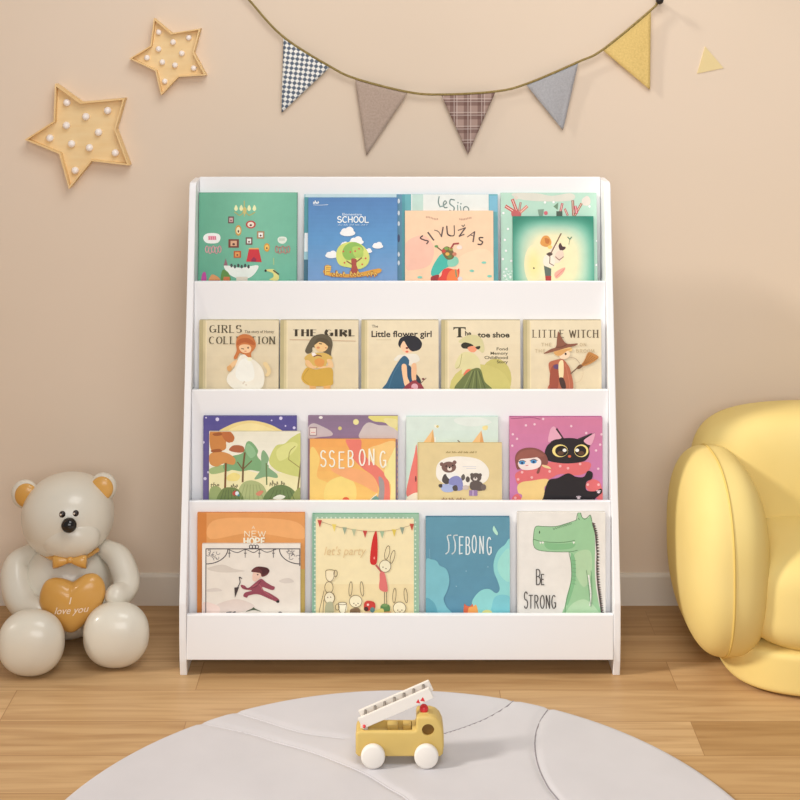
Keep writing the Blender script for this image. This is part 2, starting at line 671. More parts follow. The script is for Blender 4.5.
def flag_check():
    m = material('checked_cotton', (240, 240, 236), 0.9, 0.1)
    N, Lk, b = nodes(m)
    tc = N.new('ShaderNodeTexCoord')
    mp = N.new('ShaderNodeMapping')
    mp.inputs['Rotation'].default_value = (0, radians(38), 0)
    mp.inputs['Scale'].default_value = (1, 0.0, 1)
    ck = N.new('ShaderNodeTexChecker')
    ck.inputs['Scale'].default_value = 134
    ck.inputs['Color1'].default_value = lin4((246, 246, 242))
    ck.inputs['Color2'].default_value = lin4((104, 116, 132))
    Lk.new(tc.outputs['Object'], mp.inputs['Vector'])
    Lk.new(mp.outputs['Vector'], ck.inputs['Vector'])
    Lk.new(ck.outputs['Color'], b.inputs['Base Color'])
    return m


def flag_plaid():
    m = material('plaid_cotton', (160, 130, 120), 0.9, 0.1)
    N, Lk, b = nodes(m)
    tc = N.new('ShaderNodeTexCoord')
    sp = N.new('ShaderNodeSeparateXYZ')
    Lk.new(tc.outputs['Object'], sp.inputs['Vector'])

    def stripe(sock, period, width, phase):
        a = N.new('ShaderNodeMath')
        a.operation = 'ADD'
        a.inputs[1].default_value = phase + 10 * period
        Lk.new(sock, a.inputs[0])
        q = N.new('ShaderNodeMath')
        q.operation = 'MODULO'
        q.inputs[1].default_value = period
        Lk.new(a.outputs[0], q.inputs[0])
        r = N.new('ShaderNodeMath')
        r.operation = 'LESS_THAN'
        r.inputs[1].default_value = width
        Lk.new(q.outputs[0], r.inputs[0])
        return r.outputs[0]

    cur = None
    for ax, per, wd, ph, colr, f in (('X', .030, .013, 0, (112, 82, 76), .6), ('Z', .030, .013, .004, (112, 82, 76), .6),
                                     ('X', .030, .0022, .016, (222, 206, 198), .45), ('X', .030, .0022, .022, (222, 206, 198), .45),
                                     ('Z', .030, .0022, .020, (222, 206, 198), .45), ('Z', .030, .0022, .026, (222, 206, 198), .45)):
        s = stripe(sp.outputs[ax], per, wd, ph)
        k = N.new('ShaderNodeMath')
        k.operation = 'MULTIPLY'
        k.inputs[1].default_value = f
        Lk.new(s, k.inputs[0])
        mx = N.new('ShaderNodeMix')
        mx.data_type = 'RGBA'
        Lk.new(k.outputs[0], mx.inputs['Factor'])
        if cur is None:
            mx.inputs['A'].default_value = lin4((178, 152, 142))
        else:
            Lk.new(cur, mx.inputs['A'])
        mx.inputs['B'].default_value = lin4(colr)
        cur = mx.outputs['Result']
    Lk.new(cur, b.inputs['Base Color'])
    return m


def linen(name, c):
    k = 8
    return add_bump(mottle(material(name, c, 0.95, 0.1), tuple(v - k for v in c), tuple(min(255, v + k) for v in c), 260), 700, 0.3, 0.001)


M['f_check'] = flag_check()
M['f_taupe'] = linen('taupe_linen', (186, 166, 152))
M['f_plaid'] = flag_plaid()
M['f_blue'] = linen('blue_grey_linen', (178, 178, 182))
M['f_yellow'] = linen('mustard_cotton', (230, 200, 128))
M['f_paper'] = material('yellow_paper', (234, 214, 162), 0.8, 0.1)

# ------------------------------------------------------------------ room
bm = bmesh.new()
box(bm, -1.75, 2.6, -4.6, 0.05, -0.05, 0.0)
struct('floor', bm, M['floor'])
bm = bmesh.new()
box(bm, -1.75, 2.6, 0.0, 0.1, 0.0, 3.4)
struct('wall_back', bm, M['wall'])
bm = bmesh.new()
prof = [(0.0, 0.0), (-0.008, 0.0), (-0.008, 0.062), (-0.006, 0.067), (0.0, 0.069)]
prism_x(bm, prof, -1.6, 2.6)
struct('baseboard_back', bm, M['base'])
# left wall with the tall window that the sun comes through
XL = -1.6
bm = bmesh.new()
WY0, WY1, WZ0, WZ1 = -3.1, -0.65, 0.0, 3.25
box(bm, XL - .15, XL, WY1, 0.0, 0.0, 3.4)
box(bm, XL - .15, XL, -4.6, WY0, 0.0, 3.4)
box(bm, XL - .15, XL, WY0, WY1, WZ1, 3.4)
struct('wall_left', bm, M['wall'])

# ------------------------------------------------------------------ bookshelf
# front edge of the sides, as depth over height
FR = [(0.0, -0.330), (0.030, -0.3405), (0.144, -0.3405), (0.953, -0.208)]


def front(z):
    for (a, ya), (b, yb) in zip(FR[:-1], FR[1:]):
        if z <= b:
            return ya + (yb - ya) * (z - a) / (b - a)
    return FR[-1][1]


def z_on_front(py, add=0.0):
    z = 0.5
    for _ in range(12):
        z = W(400, py, front(z) + add).z
    return z


shelf = thing('bookshelf', 'white four-tier kids bookshelf full of face-out picture books', 'bookshelf', (0, -0.17, 0))
LOC = Vector((0, -0.17, 0))
HWO, HWI = 0.4290, 0.4152


def part(name, bm, mat, parent, root_loc=LOC, smooth=False, bevel=None):
    bmesh.ops.translate(bm, verts=bm.verts[:], vec=-Vector(root_loc))
    return obj(name, bm, mat, parent, smooth)


zt = 0.953
side_prof = [(-0.03, 0.0), (-0.3295, 0.0), (-0.3360, 0.030), (-0.3395, 0.075), (-0.3405, 0.144), (-0.2115, 0.932), (-0.2085, 0.940), (-0.2035, 0.9455), (-0.196, 0.9475), (-0.125, 0.9475)]
for sgn in (-1, 1):
    bm = bmesh.new()
    a, b = sorted((sgn * HWO, sgn * HWI))
    prism_x(bm, side_prof, a, b, bev=0.0016)
    part('side_panel', bm, M['white'], shelf)
zk = [0.9525] + [z_on_front(py, .003) for py in (281.5, 390, 501.3)]
zb4t, zb4b = z_on_front(615.2), z_on_front(660.5)
yk = [front(.953) + 0.045] + [front(z) + .003 for z in zk[1:]]   # front face of each back board
TH = 0.010
zfl = [zk[1] - .055, zk[2] - .055, zk[3] - .055, zb4b + .012]      # tier floors
for k in range(4):
    bm = bmesh.new()
    x = HWI - .0004
    box(bm, -x, x, yk[k], yk[k] + TH, zfl[k] - .010, zk[k], bev=.0014)
    part('back_board', bm, M['white'], shelf)
    fy = (yk[k + 1] + TH) if k < 3 else -.3280
    bm = bmesh.new()
    box(bm, -x, x, fy, yk[k], zfl[k] - .010, zfl[k], bev=.0008)
    part('tier_floor', bm, M['white'], shelf)
bm = bmesh.new()
box(bm, -HWI + .0004, HWI - .0004, -.3390, -.3280, zb4b, zb4t, bev=.0014)
part('front_board', bm, M['white'], shelf)
# narrow top board behind the first back board
bm = bmesh.new()
box(bm, -HWI + .0004, HWI - .0004, yk[0] + TH, -0.120, 0.935, 0.946, bev=.001)
part('top_board', bm, M['white'], shelf)
bm = bmesh.new()
box(bm, -HWI + .0004, HWI - .0004, -0.06, -0.05, 0.06, 0.14, bev=.001)
part('rear_rail', bm, M['white'], shelf)

# ------------------------------------------------------------------ the books
SK, SKD = (250, 214, 178), (236, 176, 130)
BK, WH = (34, 28, 26), (250, 248, 242)


def cloud(c, x, y, w, col=(250, 250, 250)):
    c.E(col, x, y, w * .5, w * .2)
    c.E(col, x - w * .18, y - w * .1, w * .24, w * .2)
    c.E(col, x + w * .12, y - w * .16, w * .27, w * .24)


# ---- row one
S1 = 800 / 105.0
c = A1 = Cover(198.5, 297, 192.5, (112, 190, 160), 195, 185, S1)
c.GR((20, 50, 470, 760), (88, 164, 132), (116, 194, 162), 26, True)
c.GR((470, 50, 772, 760), (116, 194, 162), (104, 182, 152), 16, True)
c.R((88, 158, 130), 772, 50, 790, 760)
for x in (310, 350, 410, 450):
    c.SM((240, 240, 180), [(x, 150), (x + 14, 180), (x, 196), (x - 14, 180)])
c.L((196, 178, 90), 7, [(372, 120), (374, 235)])
c.L((196, 178, 90), 7, [(300, 205), (340, 228), (376, 200), (410, 228), (455, 205)], True)
c.SM((206, 190, 110), [(376, 165), (392, 190), (376, 225), (360, 190)])
c.SM((240, 240, 236), [(62, 400), (90, 366), (170, 366), (194, 398), (170, 436), (90, 436)])
c.R((236, 150, 170), 100, 384, 160, 414)
for i in range(4):
    c.L((200, 84, 110), 5, [(106 + i * 16, 388), (112 + i * 16, 412)])
for x0, x1 in ((80, 200), (612, 722)):
    n = 5
    for i in range(n):
        x = x0 + (x1 - x0) * i / n
        c.O((232, 170, 176) if x0 < 300 else (198, 140, 130), 8, x + 12, 484 + (i % 2) * 8, 11, 24)
c.SM((226, 236, 222), [(628, 412), (645, 390), (690, 392), (700, 415), (680, 440), (645, 438)])
c.R((200, 214, 196), 640, 402, 684, 420)
for (x, y, a, b, k1, k2) in ((273, 263, 22, 26, (104, 70, 70), (214, 170, 168)), (330, 342, 24, 40, (214, 150, 60), (250, 232, 180)), (494 - 70, 298, 38, 30, (196, 60, 56), (252, 226, 206)),
                            (500, 376, 28, 28, (176, 130, 90), (248, 244, 236)), (295, 440, 40, 32, (120, 52, 40), (224, 170, 130)), (412, 422, 26, 28, (110, 76, 70), (236, 232, 224)),
                            (548, 470, 22, 32, (226, 150, 40), (250, 200, 90)), (324, 522, 28, 26, (196, 84, 40), (240, 160, 80))):
    if (a + b) % 2 == 0 and abs(a - b) < 9 and y not in (298,):
        c.R(k1, x - a, y - b, x + a, y + b)
        c.R(k2, x - a * .6, y - b * .62, x + a * .6, y + b * .62)
    else:
        c.E(k1, x, y, a, b)
        c.E(k2, x, y, a * .68, b * .66)
    c.E((90, 50, 44), x, y + b * .18, a * .26, b * .26)
c.P((214, 38, 50), [(412, 480), (486, 480), (510, 580), (392, 576)])
c.P((150, 30, 70), [(432, 560), (450, 540), (470, 562), (462, 578), (430, 577)])
c.P((236, 170, 90), [(412, 474), (486, 474), (488, 484), (410, 484)])
c.SM((244, 244, 234), [(226, 604), (350, 622), (480, 604), (462, 660), (410, 700), (330, 702), (260, 668)])
c.R((232, 214, 196), 318, 690, 404, 730)
for i in range(6):
    c.E((60, 70, 66), 280 + i * 26, 606 + (i % 2) * 8, 9, 14)
c.P((150, 96, 110), [(236, 552), (252, 606), (220, 606)])
c.SM((92, 140, 60), [(212, 640), (258, 660), (274, 725), (204, 725)])
c.P((216, 110, 60), [(222, 690), (266, 690), (270, 725), (216, 725)])
c.SM((196, 60, 150), [(62, 660), (84, 660), (90, 720), (52, 720)])
c.SM((230, 150, 90), [(118, 690), (140, 672), (190, 700), (186, 722), (112, 722)])
c.L((200, 90, 60), 8, [(110, 716), (190, 716)])
c.SM((240, 224, 130), [(530, 640), (600, 634), (640, 680), (632, 716), (570, 712), (600, 690), (590, 660)])
c.L((60, 50, 40), 10, [(600, 642), (640, 672)])
c.E((40, 36, 34), 540, 644, 9)
c.L((180, 200, 130), 6, [(600, 550), (602, 600)])

c = B1b = Cover(304, 402.5, 194, (150, 198, 208), 300, 185, S1)
c.R((196, 222, 224), 40, 68, 780, 90)
c.R((86, 140, 170), 735, 60, 790, 730)
c.R((70, 150, 160), 30, 90, 62, 400)
c.R((236, 240, 240), 34, 360, 60, 500)
c.R((60, 110, 130), 30, 560, 62, 730)
for y in (120, 210, 290, 410, 520, 585):
    c.E((226, 236, 240), 752, y, 8, 18)
c.E((60, 74, 110), 752, 400, 10, 30)

c = B1 = Cover(308, 397.5, 197.5, (74, 130, 190), 300, 185, S1)
c.GR((60, 95, 742, 420), (70, 122, 184), (82, 146, 204), 10)
c.GR((60, 420, 742, 740), (82, 146, 204), (120, 158, 206), 10)
c.SCR((236, 242, 248), 100, 142, 24, 56, 5, 6)
c.L((226, 236, 246), 3, [(100, 150), (150, 152), (212, 148)], True)
c.TX((224, 236, 246), 'Elementary', 322, 230, 26, 150)
c.ST((236, 243, 250), 'SCHOOL', 284, 282, 44, 238, 8, 8, 0, 1.0)
c.SCR((170, 202, 230), 290, 306, 13, 226, 26, 3)
cloud(c, 362, 362, 118)
cloud(c, 592, 462, 84)
cloud(c, 240, 532, 96)
cloud(c, 430, 430, 110)
cloud(c, 340, 450, 60)
cloud(c, 520, 500, 60)
c.SM((216, 224, 110), [(275, 530), (300, 460), (380, 428), (470, 450), (525, 520), (520, 590), (460, 632), (380, 622), (300, 600)])
c.SM((140, 190, 80), [(322, 510), (350, 452), (420, 430), (480, 470), (470, 520), (400, 560), (350, 560)])
c.SM((176, 208, 90), [(400, 470), (470, 470), (480, 540), (420, 540)])
for x, y in ((330, 500), (384, 505), (450, 480), (500, 552), (340, 585), (420, 498), (474, 598)):
    c.E((214, 90, 60), x, y, 7)
c.SM((176, 70, 56), [(392, 556), (430, 560), (430, 600), (444, 650), (420, 668), (386, 660), (394, 610)])
c.L((140, 84, 50), 9, [(400, 600), (356, 572)])
c.L((140, 84, 50), 9, [(428, 580), (470, 548)])
c.SM((232, 160, 50), [(180, 640), (240, 660), (400, 668), (600, 628), (604, 662), (480, 688), (380, 696), (260, 690), (190, 672)])
c.SM((246, 186, 60), [(196, 606), (236, 612), (226, 664), (200, 672)])
c.ST((186, 90, 30), 'F', 190, 676, 62, 46, 15, 15, 0)
c.ST((250, 206, 96), 'F', 192, 674, 60, 44, 9, 9, 0)
c.SCR((176, 84, 28), 246, 690, 44, 350, 13, 13)
c.SCR((250, 206, 96), 249, 686, 40, 346, 13, 6)

c = C1b = Cover(402, 498, 194, (92, 172, 182), 397, 185, S1)
c.R((226, 232, 228), 108, 60, 700, 260)
c.R((186, 218, 208), 116, 60, 200, 260)
c.R((112, 182, 210), 706, 78, 768, 200)
c.R((74, 156, 170), 32, 70, 60, 740)
for a in (0,):
    c.L((120, 150, 146), 9, [(322, 86), (316, 130), (330, 165)], True)
    c.L((120, 150, 146), 9, [(326, 162), (352, 158)])
    c.L((120, 150, 146), 8, [(360, 150), (378, 132), (366, 118), (354, 140), (362, 168), (384, 168)], True)
    c.L((120, 150, 146), 9, [(440, 112), (410, 108), (404, 140), (436, 168), (428, 196), (400, 190)], True)
    c.L((120, 150, 146), 8, [(462, 150), (464, 190)])
    c.E((120, 150, 146), 466, 132, 6)
    c.L((120, 150, 146), 8, [(484, 158), (488, 190)])
    c.E((120, 150, 146), 488, 140, 6)
    c.L((120, 150, 146), 8, [(506, 200), (510, 170), (530, 162), (546, 176), (548, 204)], True)

c = C1 = Cover(405, 493.5, 210.5, (250, 206, 168), 397, 185, S1)
c.SM((246, 190, 166), [(66, 440), (200, 380), (280, 470), (250, 600), (120, 640), (66, 620)])
c.SM((250, 214, 176), [(460, 560), (640, 480), (732, 540), (732, 740), (500, 740)])
for x in range(225, 320, 12):
    c.E((206, 160, 130), x, 250 + 8 * sin(x), 5, 8)
for x in range(480, 575, 12):
    c.E((206, 160, 130), x, 254 + 6 * sin(x), 5, 8)
DK = (74, 56, 58)
c.L(DK, 9, [(196, 382), (178, 400), (206, 414), (238, 424), (226, 444)], True)
c.L(DK, 11, [(236, 358), (280, 416)])
c.L(DK, 6, [(286, 340), (316, 352), (338, 388)], True)
c.L(DK, 10, [(352, 318), (338, 390)])
c.L(DK, 10, [(380, 310), (386, 368), (410, 384)], True)
c.L(DK, 7, [(436, 306), (436, 376), (410, 384)], True)
c.L(DK, 7, [(466, 342), (520, 324)])
c.L(DK, 10, [(522, 322), (474, 388)])
c.L(DK, 7, [(474, 388), (512, 372)])
c.L(DK, 6, [(494, 304), (506, 314), (516, 300)])
c.L(DK, 6, [(592, 352), (536, 392)])
c.L(DK, 10, [(592, 352), (580, 428)])
c.L(DK, 5, [(562, 378), (588, 386)])
c.L(DK, 9, [(656, 396), (628, 398), (632, 416), (652, 428), (640, 448), (616, 446)], True)
c.SM((56, 184, 168), [(262, 640), (290, 580), (340, 520), (400, 540), (440, 580), (400, 610), (350, 640), (300, 690), (262, 680)])
c.SM((130, 206, 180), [(390, 560), (450, 540), (470, 580), (440, 612), (390, 610)])
c.SM((110, 92, 50), [(340, 500), (380, 462), (430, 500), (430, 550), (380, 560)])
for x, y, q in ((356, 498, (200, 60, 50)), (410, 482, (150, 160, 60)), (384, 520, (230, 170, 70)), (402, 540, (90, 130, 60)), (438, 520, (206, 120, 90)), (376, 478, (120, 160, 70))):
    c.E(q, x, y, 16, 13)
c.L((170, 60, 60), 12, [(410, 480), (432, 444), (470, 440)])
c.L((110, 70, 40), 8, [(340, 494), (300, 464)])
c.E((90, 150, 80), 300, 462, 14, 9)
c.E((240, 222, 210), 476, 470, 22, 16)
c.SM((226, 60, 50), [(350, 640), (390, 626), (450, 640), (474, 630), (470, 690), (440, 724), (262, 726), (330, 690)])
c.SM((240, 120, 60), [(400, 650), (460, 640), (460, 726), (380, 726)])
c.L((90, 150, 110), 9, [(446, 640), (452, 690)])
c.SM((150, 40, 44), [(262, 690), (320, 676), (300, 728), (262, 728)])
c.E((220, 214, 220), 480, 706, 18, 16)
for x, y in ((662, 584), (570, 646), (704, 686), (174, 694)):
    c.E((120, 206, 184), x, y, 18, 9)

c = D1b = Cover(501, 597, 192.5, (176, 216, 196), 497, 185, S1)
c.SM((214, 214, 200), [(120, 62), (300, 60), (420, 80), (560, 60), (600, 90), (540, 120), (300, 120), (160, 100)])
c.SM((222, 214, 202), [(650, 110), (690, 80), (716, 110), (706, 150), (660, 150)])
for pts, w, q in (([(70, 160), (150, 210)], 26, (196, 70, 66)), ([(120, 110), (156, 206)], 24, (196, 70, 66)), ([(182, 132), (168, 206)], 16, (150, 90, 80)), ([(230, 160), (176, 208)], 22, (220, 120, 100)),
                  ([(500, 140), (480, 226)], 18, (190, 60, 80)), ([(520, 180), (540, 226)], 16, (190, 80, 80)), ([(580, 118), (584, 226)], 20, (150, 80, 60)), ([(646, 140), (596, 226)], 18, (170, 90, 60)), ([(600, 160), (610, 210)], 20, (200, 50, 90))):
    c.L(q, w, pts)
    c.L((236, 206, 190), w * .25, pts)
c.SM((200, 90, 90), [(112, 200), (150, 190), (184, 210), (176, 240), (120, 240)])
c.E((220, 206, 190), 148, 96, 16, 14)
c.P((120, 150, 130), [(312, 184), (360, 180), (350, 236), (322, 236)])
c.E((214, 96, 110), 374, 210, 15, 15)
c.P((104, 140, 110), [(432, 160), (470, 130), (464, 186)])
c.R((70, 84, 70), 454, 196, 500, 238)
for x, y in ((368, 130), (708, 160), (60, 412), (68, 494), (44, 556), (108, 570), (50, 210), (84, 330), (70, 630), (60, 680), (100, 690), (434, 128), (762, 420), (756, 600)):
    c.E((244, 250, 244), x, y, 9)
for i in range(30):
    c.E((232, 244, 236), 44 + random.random() * 70, 640 + random.random() * 84, 4)

c = D1 = Cover(513, 594, 216, (28, 128, 104), 497, 185, S1)
ramp = [(34, 126, 102), (60, 146, 122), (112, 182, 158), (168, 208, 182), (206, 222, 188), (238, 230, 184), (244, 232, 184)]
for i in range(36):
    t = i / 35.0 * 5.999
    a, u = ramp[int(t)], t - int(t)
    b = ramp[int(t) + 1]
    tt = i / 35.0
    ex = 4.0 - 1.6 * tt
    rx_, ry_ = 356 - 216 * tt, 330 - 180 * tt
    c.P(tuple(a[k] + (b[k] - a[k]) * u for k in range(3)), [(432 + rx_ * spow(cos(2 * pi * k / 48), 2 / ex), 570 + ry_ * 1.06 * spow(sin(2 * pi * k / 48), 2 / ex)) for k in range(48)])
for i in range(10):
    c.E((244 + i * .6, 232 - i * .4, 184 - i * 3.5), 280, 600, 74 - i * 6, 150 - i * 12)
c.E((246, 224, 200), 452, 520, 50, 70)
c.SM((224, 150, 66), [(330, 440), (350, 390), (390, 384), (416, 430), (400, 462), (360, 464)])
c.SM((196, 110, 40), [(366, 400), (400, 410), (396, 440), (372, 438)])
c.E((246, 208, 110), 404, 468, 18, 14)
c.L((120, 84, 60), 9, [(490, 366), (408, 520)])
c.SM((70, 44, 44), [(470, 460), (484, 436), (500, 462), (522, 466), (516, 484), (484, 496)])
c.SM((236, 210, 190), [(462, 500), (500, 494), (506, 540), (470, 566), (440, 540)])
c.L((150, 100, 90), 6, [(446, 540), (474, 566), (506, 540)])
c.SM((248, 232, 214), [(360, 540), (400, 520), (440, 560), (430, 610), (380, 616), (352, 590)])
c.L((130, 86, 70), 6, [(378, 520), (404, 540), (400, 590), (432, 606)])
c.SM((80, 60, 50), [(376, 520), (404, 506), (424, 520), (404, 534)])
c.P((90, 100, 92), [(356, 606), (412, 630), (410, 686), (366, 684)])
c.P((186, 50, 50), [(366, 684), (412, 684), (410, 740), (370, 740)])
c.SM((240, 170, 150), [(440, 660), (516, 620), (500, 664), (450, 704)])
c.L((236, 130, 120), 6, [(448, 690), (516, 630)])
c.L((60, 120, 90), 7, [(540, 392), (556, 410), (570, 392)])
c.L((120, 150, 110), 4, [(556, 410), (548, 450)])
c.E((80, 60, 40), 280, 626, 6)

# ---- row two: five cream story books
S2 = 800 / 90.0
CREAM = (228, 214, 180)


def cream(px0, px1, rx, x0, x1, tone=0):
    c = Cover(px0, px1, 320, tuple(v + tone for v in CREAM), rx, 315, S2)
    c.GR((x0, 40, x1, 680), tuple(min(255, v + tone + 2) for v in CREAM), tuple(min(255, v + tone - 4) for v in (226, 208, 170)), 6)
    c.R((190, 176, 128), x0, 30, x0 + 34, 700)
    c.R((214, 198, 150), x0 + 34, 30, x0 + 56, 700)
    c.R((236, 220, 178), x0 + 56, 60, x0 + 68, 640)
    return c


c = E1 = cream(199, 278.6, 195, 36, 742)
c.ST((78, 68, 46), 'GIRLS', 130, 152, 64, 280, 4, 12, 11, 1.5)
c.ST((84, 74, 50), 'COLLECTION', 126, 250, 62, 584, 4, 11, 10, 1.5)
c.TX((90, 76, 56), 'The story of Honey', 440, 152, 30, 262, .01)
c.SM((206, 116, 56), [(364, 250), (376, 192), (430, 164), (500, 180), (540, 240), (532, 290), (500, 330), (500, 376), (460, 360), (400, 330), (372, 380), (344, 374), (370, 310)])
c.SM((246, 200, 150), [(390, 280), (420, 256), (480, 260), (500, 290), (480, 326), (420, 324)])
c.SM((186, 92, 40), [(376, 262), (440, 236), (520, 262), (530, 240), (470, 200), (390, 210)])
c.L((90, 50, 30), 7, [(412, 290), (434, 296)])
c.E((90, 50, 30), 472, 284, 8)
c.L((206, 90, 70), 6, [(440, 314), (456, 314)])
c.SM((240, 196, 140), [(300, 440), (360, 392), (384, 410), (330, 470), (310, 488), (286, 470)])
c.SM((226, 166, 100), [(286, 452), (320, 440), (326, 480), (296, 490)])
c.SM((236, 208, 150), [(604, 424), (640, 414), (676, 490), (650, 536), (624, 524), (644, 490)])
c.SM((240, 234, 216), [(396, 360), (440, 344), (470, 366), (540, 400), (600, 470), (618, 560), (590, 640), (480, 662), (360, 650), (290, 590), (290, 530), (350, 460)])
c.SM((248, 244, 232), [(400, 400), (470, 380), (520, 450), (520, 560), (420, 580), (360, 520)])
c.SM((246, 240, 204), [(466, 370), (506, 372), (500, 398), (470, 396)])
for x, y in ((430, 596), (456, 610), (440, 584)):
    c.E((220, 206, 186), x, y, 8)
c.L((110, 90, 60), 10, [(366, 655), (388, 660)])

c = E2 = cream(280, 358.4, 275, 45, 742, 2)
c.ST((56, 46, 30), 'THE GIRL', 160, 180, 52, 548, 4, 24, 12, 1.8)
c.L((196, 150, 110), 4, [(130, 214), (310, 216)])
c.L((196, 150, 110), 4, [(510, 222), (716, 226)])
c.SM((94, 84, 62), [(268, 310), (300, 240), (340, 186), (420, 164), (490, 192), (512, 250), (500, 320), (492, 360), (440, 330), (340, 280), (330, 320), (290, 338)])
c.SM((240, 196, 130), [(350, 270), (380, 232), (450, 250), (470, 280), (440, 316), (384, 316)])
c.SM((84, 72, 50), [(350, 260), (380, 200), (460, 210), (500, 270), (470, 270), (410, 226)])
c.L((70, 48, 36), 8, [(392, 248), (416, 252)])
c.E((220, 140, 90), 384, 284, 14, 10)
c.E((200, 90, 60), 452, 286, 6)
c.SM((216, 176, 84), [(262, 372), (300, 340), (360, 330), (440, 330), (500, 360), (508, 384), (470, 400), (440, 460), (380, 466), (280, 450), (270, 400)])
c.SM((240, 190, 130), [(268, 400), (300, 396), (340, 440), (370, 450), (350, 470), (290, 450)])
c.SM((240, 196, 140), [(460, 390), (500, 390), (520, 440), (500, 462), (380, 466), (400, 450), (470, 440)])
c.SM((226, 150, 70), [(350, 400), (390, 376), (440, 400), (420, 450), (370, 444)])
c.SM((246, 232, 226), [(326, 336), (350, 328), (370, 352), (340, 362)])
c.L((120, 60, 56), 9, [(344, 362), (380, 350), (414, 360)], True)
c.SM((212, 166, 60), [(280, 460), (360, 476), (500, 462), (516, 560), (506, 612), (400, 624), (290, 612), (234, 552)])
c.L((186, 140, 46), 5, [(300, 470), (250, 550), (300, 606)], True)
c.P((236, 176, 100), [(308, 618), (366, 622), (362, 660), (312, 660)])
c.P((236, 176, 100), [(428, 622), (496, 614), (490, 660), (440, 660)])
c.SCR((80, 66, 46), 190, 672, 22, 380, 14, 8)

c = E3 = cream(361.3, 438.6, 355, 52, 742, 4)
c.TX((60, 48, 36), 'The', 150, 108, 34, 54, .01)
c.TX((40, 32, 28), 'Little flower girl', 146, 190, 76, 536, .022)
c.L((196, 176, 130), 3, [(190, 216), (320, 216)])
c.SM((34, 34, 42), [(384, 250), (410, 196), (480, 178), (550, 190), (594, 240), (584, 290), (540, 314), (500, 300), (450, 250), (430, 260), (404, 286)])
c.SM((246, 200, 160), [(404, 280), (432, 226), (460, 260), (520, 310), (480, 330), (440, 326)])
c.SM((34, 34, 42), [(440, 216), (520, 200), (580, 260), (540, 312), (490, 306)])
c.E((120, 40, 36), 462, 288, 12, 9)
c.E((230, 110, 80), 462, 320, 14, 9)
c.SM((232, 226, 210), [(346, 390), (386, 350), (430, 346), (540, 340), (576, 392), (530, 420), (480, 436), (440, 380), (400, 380), (372, 402)])
c.SM((44, 92, 124), [(396, 392), (440, 356), (480, 392), (480, 440), (510, 470), (560, 540), (590, 600), (580, 660), (262, 660), (284, 590), (340, 480)])
c.SM((34, 72, 104), [(470, 450), (500, 460), (520, 560), (480, 600), (440, 560)])
c.L((60, 112, 146), 6, [(400, 420), (340, 520), (300, 640)], True)
c.SM((246, 196, 150), [(414, 446), (456, 438), (466, 540), (484, 592), (456, 618), (436, 600)])
c.SM((240, 186, 140), [(504, 436), (544, 430), (546, 530), (540, 570), (506, 566)])
c.SM((150, 50, 60), [(440, 630), (480, 596), (540, 570), (600, 620), (600, 662), (440, 662)])
c.E((226, 170, 180), 530, 628, 30, 28)
c.E((200, 70, 90), 500, 650, 24, 14)
c.SM((40, 50, 60), [(546, 520), (580, 560), (586, 600), (550, 580)])
c.L((120, 80, 60), 6, [(580, 600), (632, 552)])
c.E((120, 60, 60), 606, 560, 12, 9)

c = E4 = cream(441.3, 520.4, 435, 55, 765, 4)
c.P((50, 46, 30), [(164, 104), (274, 104), (274, 130), (262, 116), (232, 114), (232, 182), (246, 194), (190, 194), (206, 182), (206, 114), (178, 116), (164, 132)])
c.TX((50, 46, 30), 'he', 268, 178, 58, 54, .03)
c.TX((50, 46, 30), 'toe shoe', 380, 194, 66, 284, .03)
c.E((200, 190, 104), 540, 560, 140, 180)
c.E((206, 196, 110), 400, 640, 270, 210)
for i, (t, x) in enumerate((('Fond', 548), ('Memory', 494), ('Childhood', 440), ('Story', 550))):
    c.TX((70, 64, 40), t, x, 308 + i * 38, 36, 648 - x, .015)
c.R((226, 208, 166), 70, 662, 760, 720)
c.SM((214, 206, 150), [(210, 230), (250, 196), (310, 172), (380, 180), (424, 220), (440, 300), (420, 330), (370, 290), (300, 250), (240, 246)])
c.SM((44, 42, 30), [(232, 260), (270, 238), (340, 262), (310, 290), (250, 290)])
c.SM((240, 150, 110), [(290, 284), (340, 270), (376, 290), (350, 324), (310, 318)])
c.SM((50, 48, 34), [(360, 280), (400, 270), (400, 290), (380, 300)])
c.SM((222, 214, 156), [(176, 460), (200, 380), (250, 326), (330, 330), (390, 380), (404, 450), (396, 480), (300, 470), (240, 520), (236, 470)])
c.L((176, 166, 100), 5, [(240, 340), (220, 440), (190, 470)], True)
c.SM((236, 110, 80), [(254, 520), (280, 480), (312, 476), (310, 500), (270, 536)])
c.SM((104, 116, 62), [(186, 660), (230, 560), (320, 480), (400, 470), (440, 580), (496, 660)])
for i in range(6):
    c.L((80, 92, 50) if i % 2 else (130, 142, 82), 9, [(330 + i * 12, 490), (250 + i * 40, 655)])

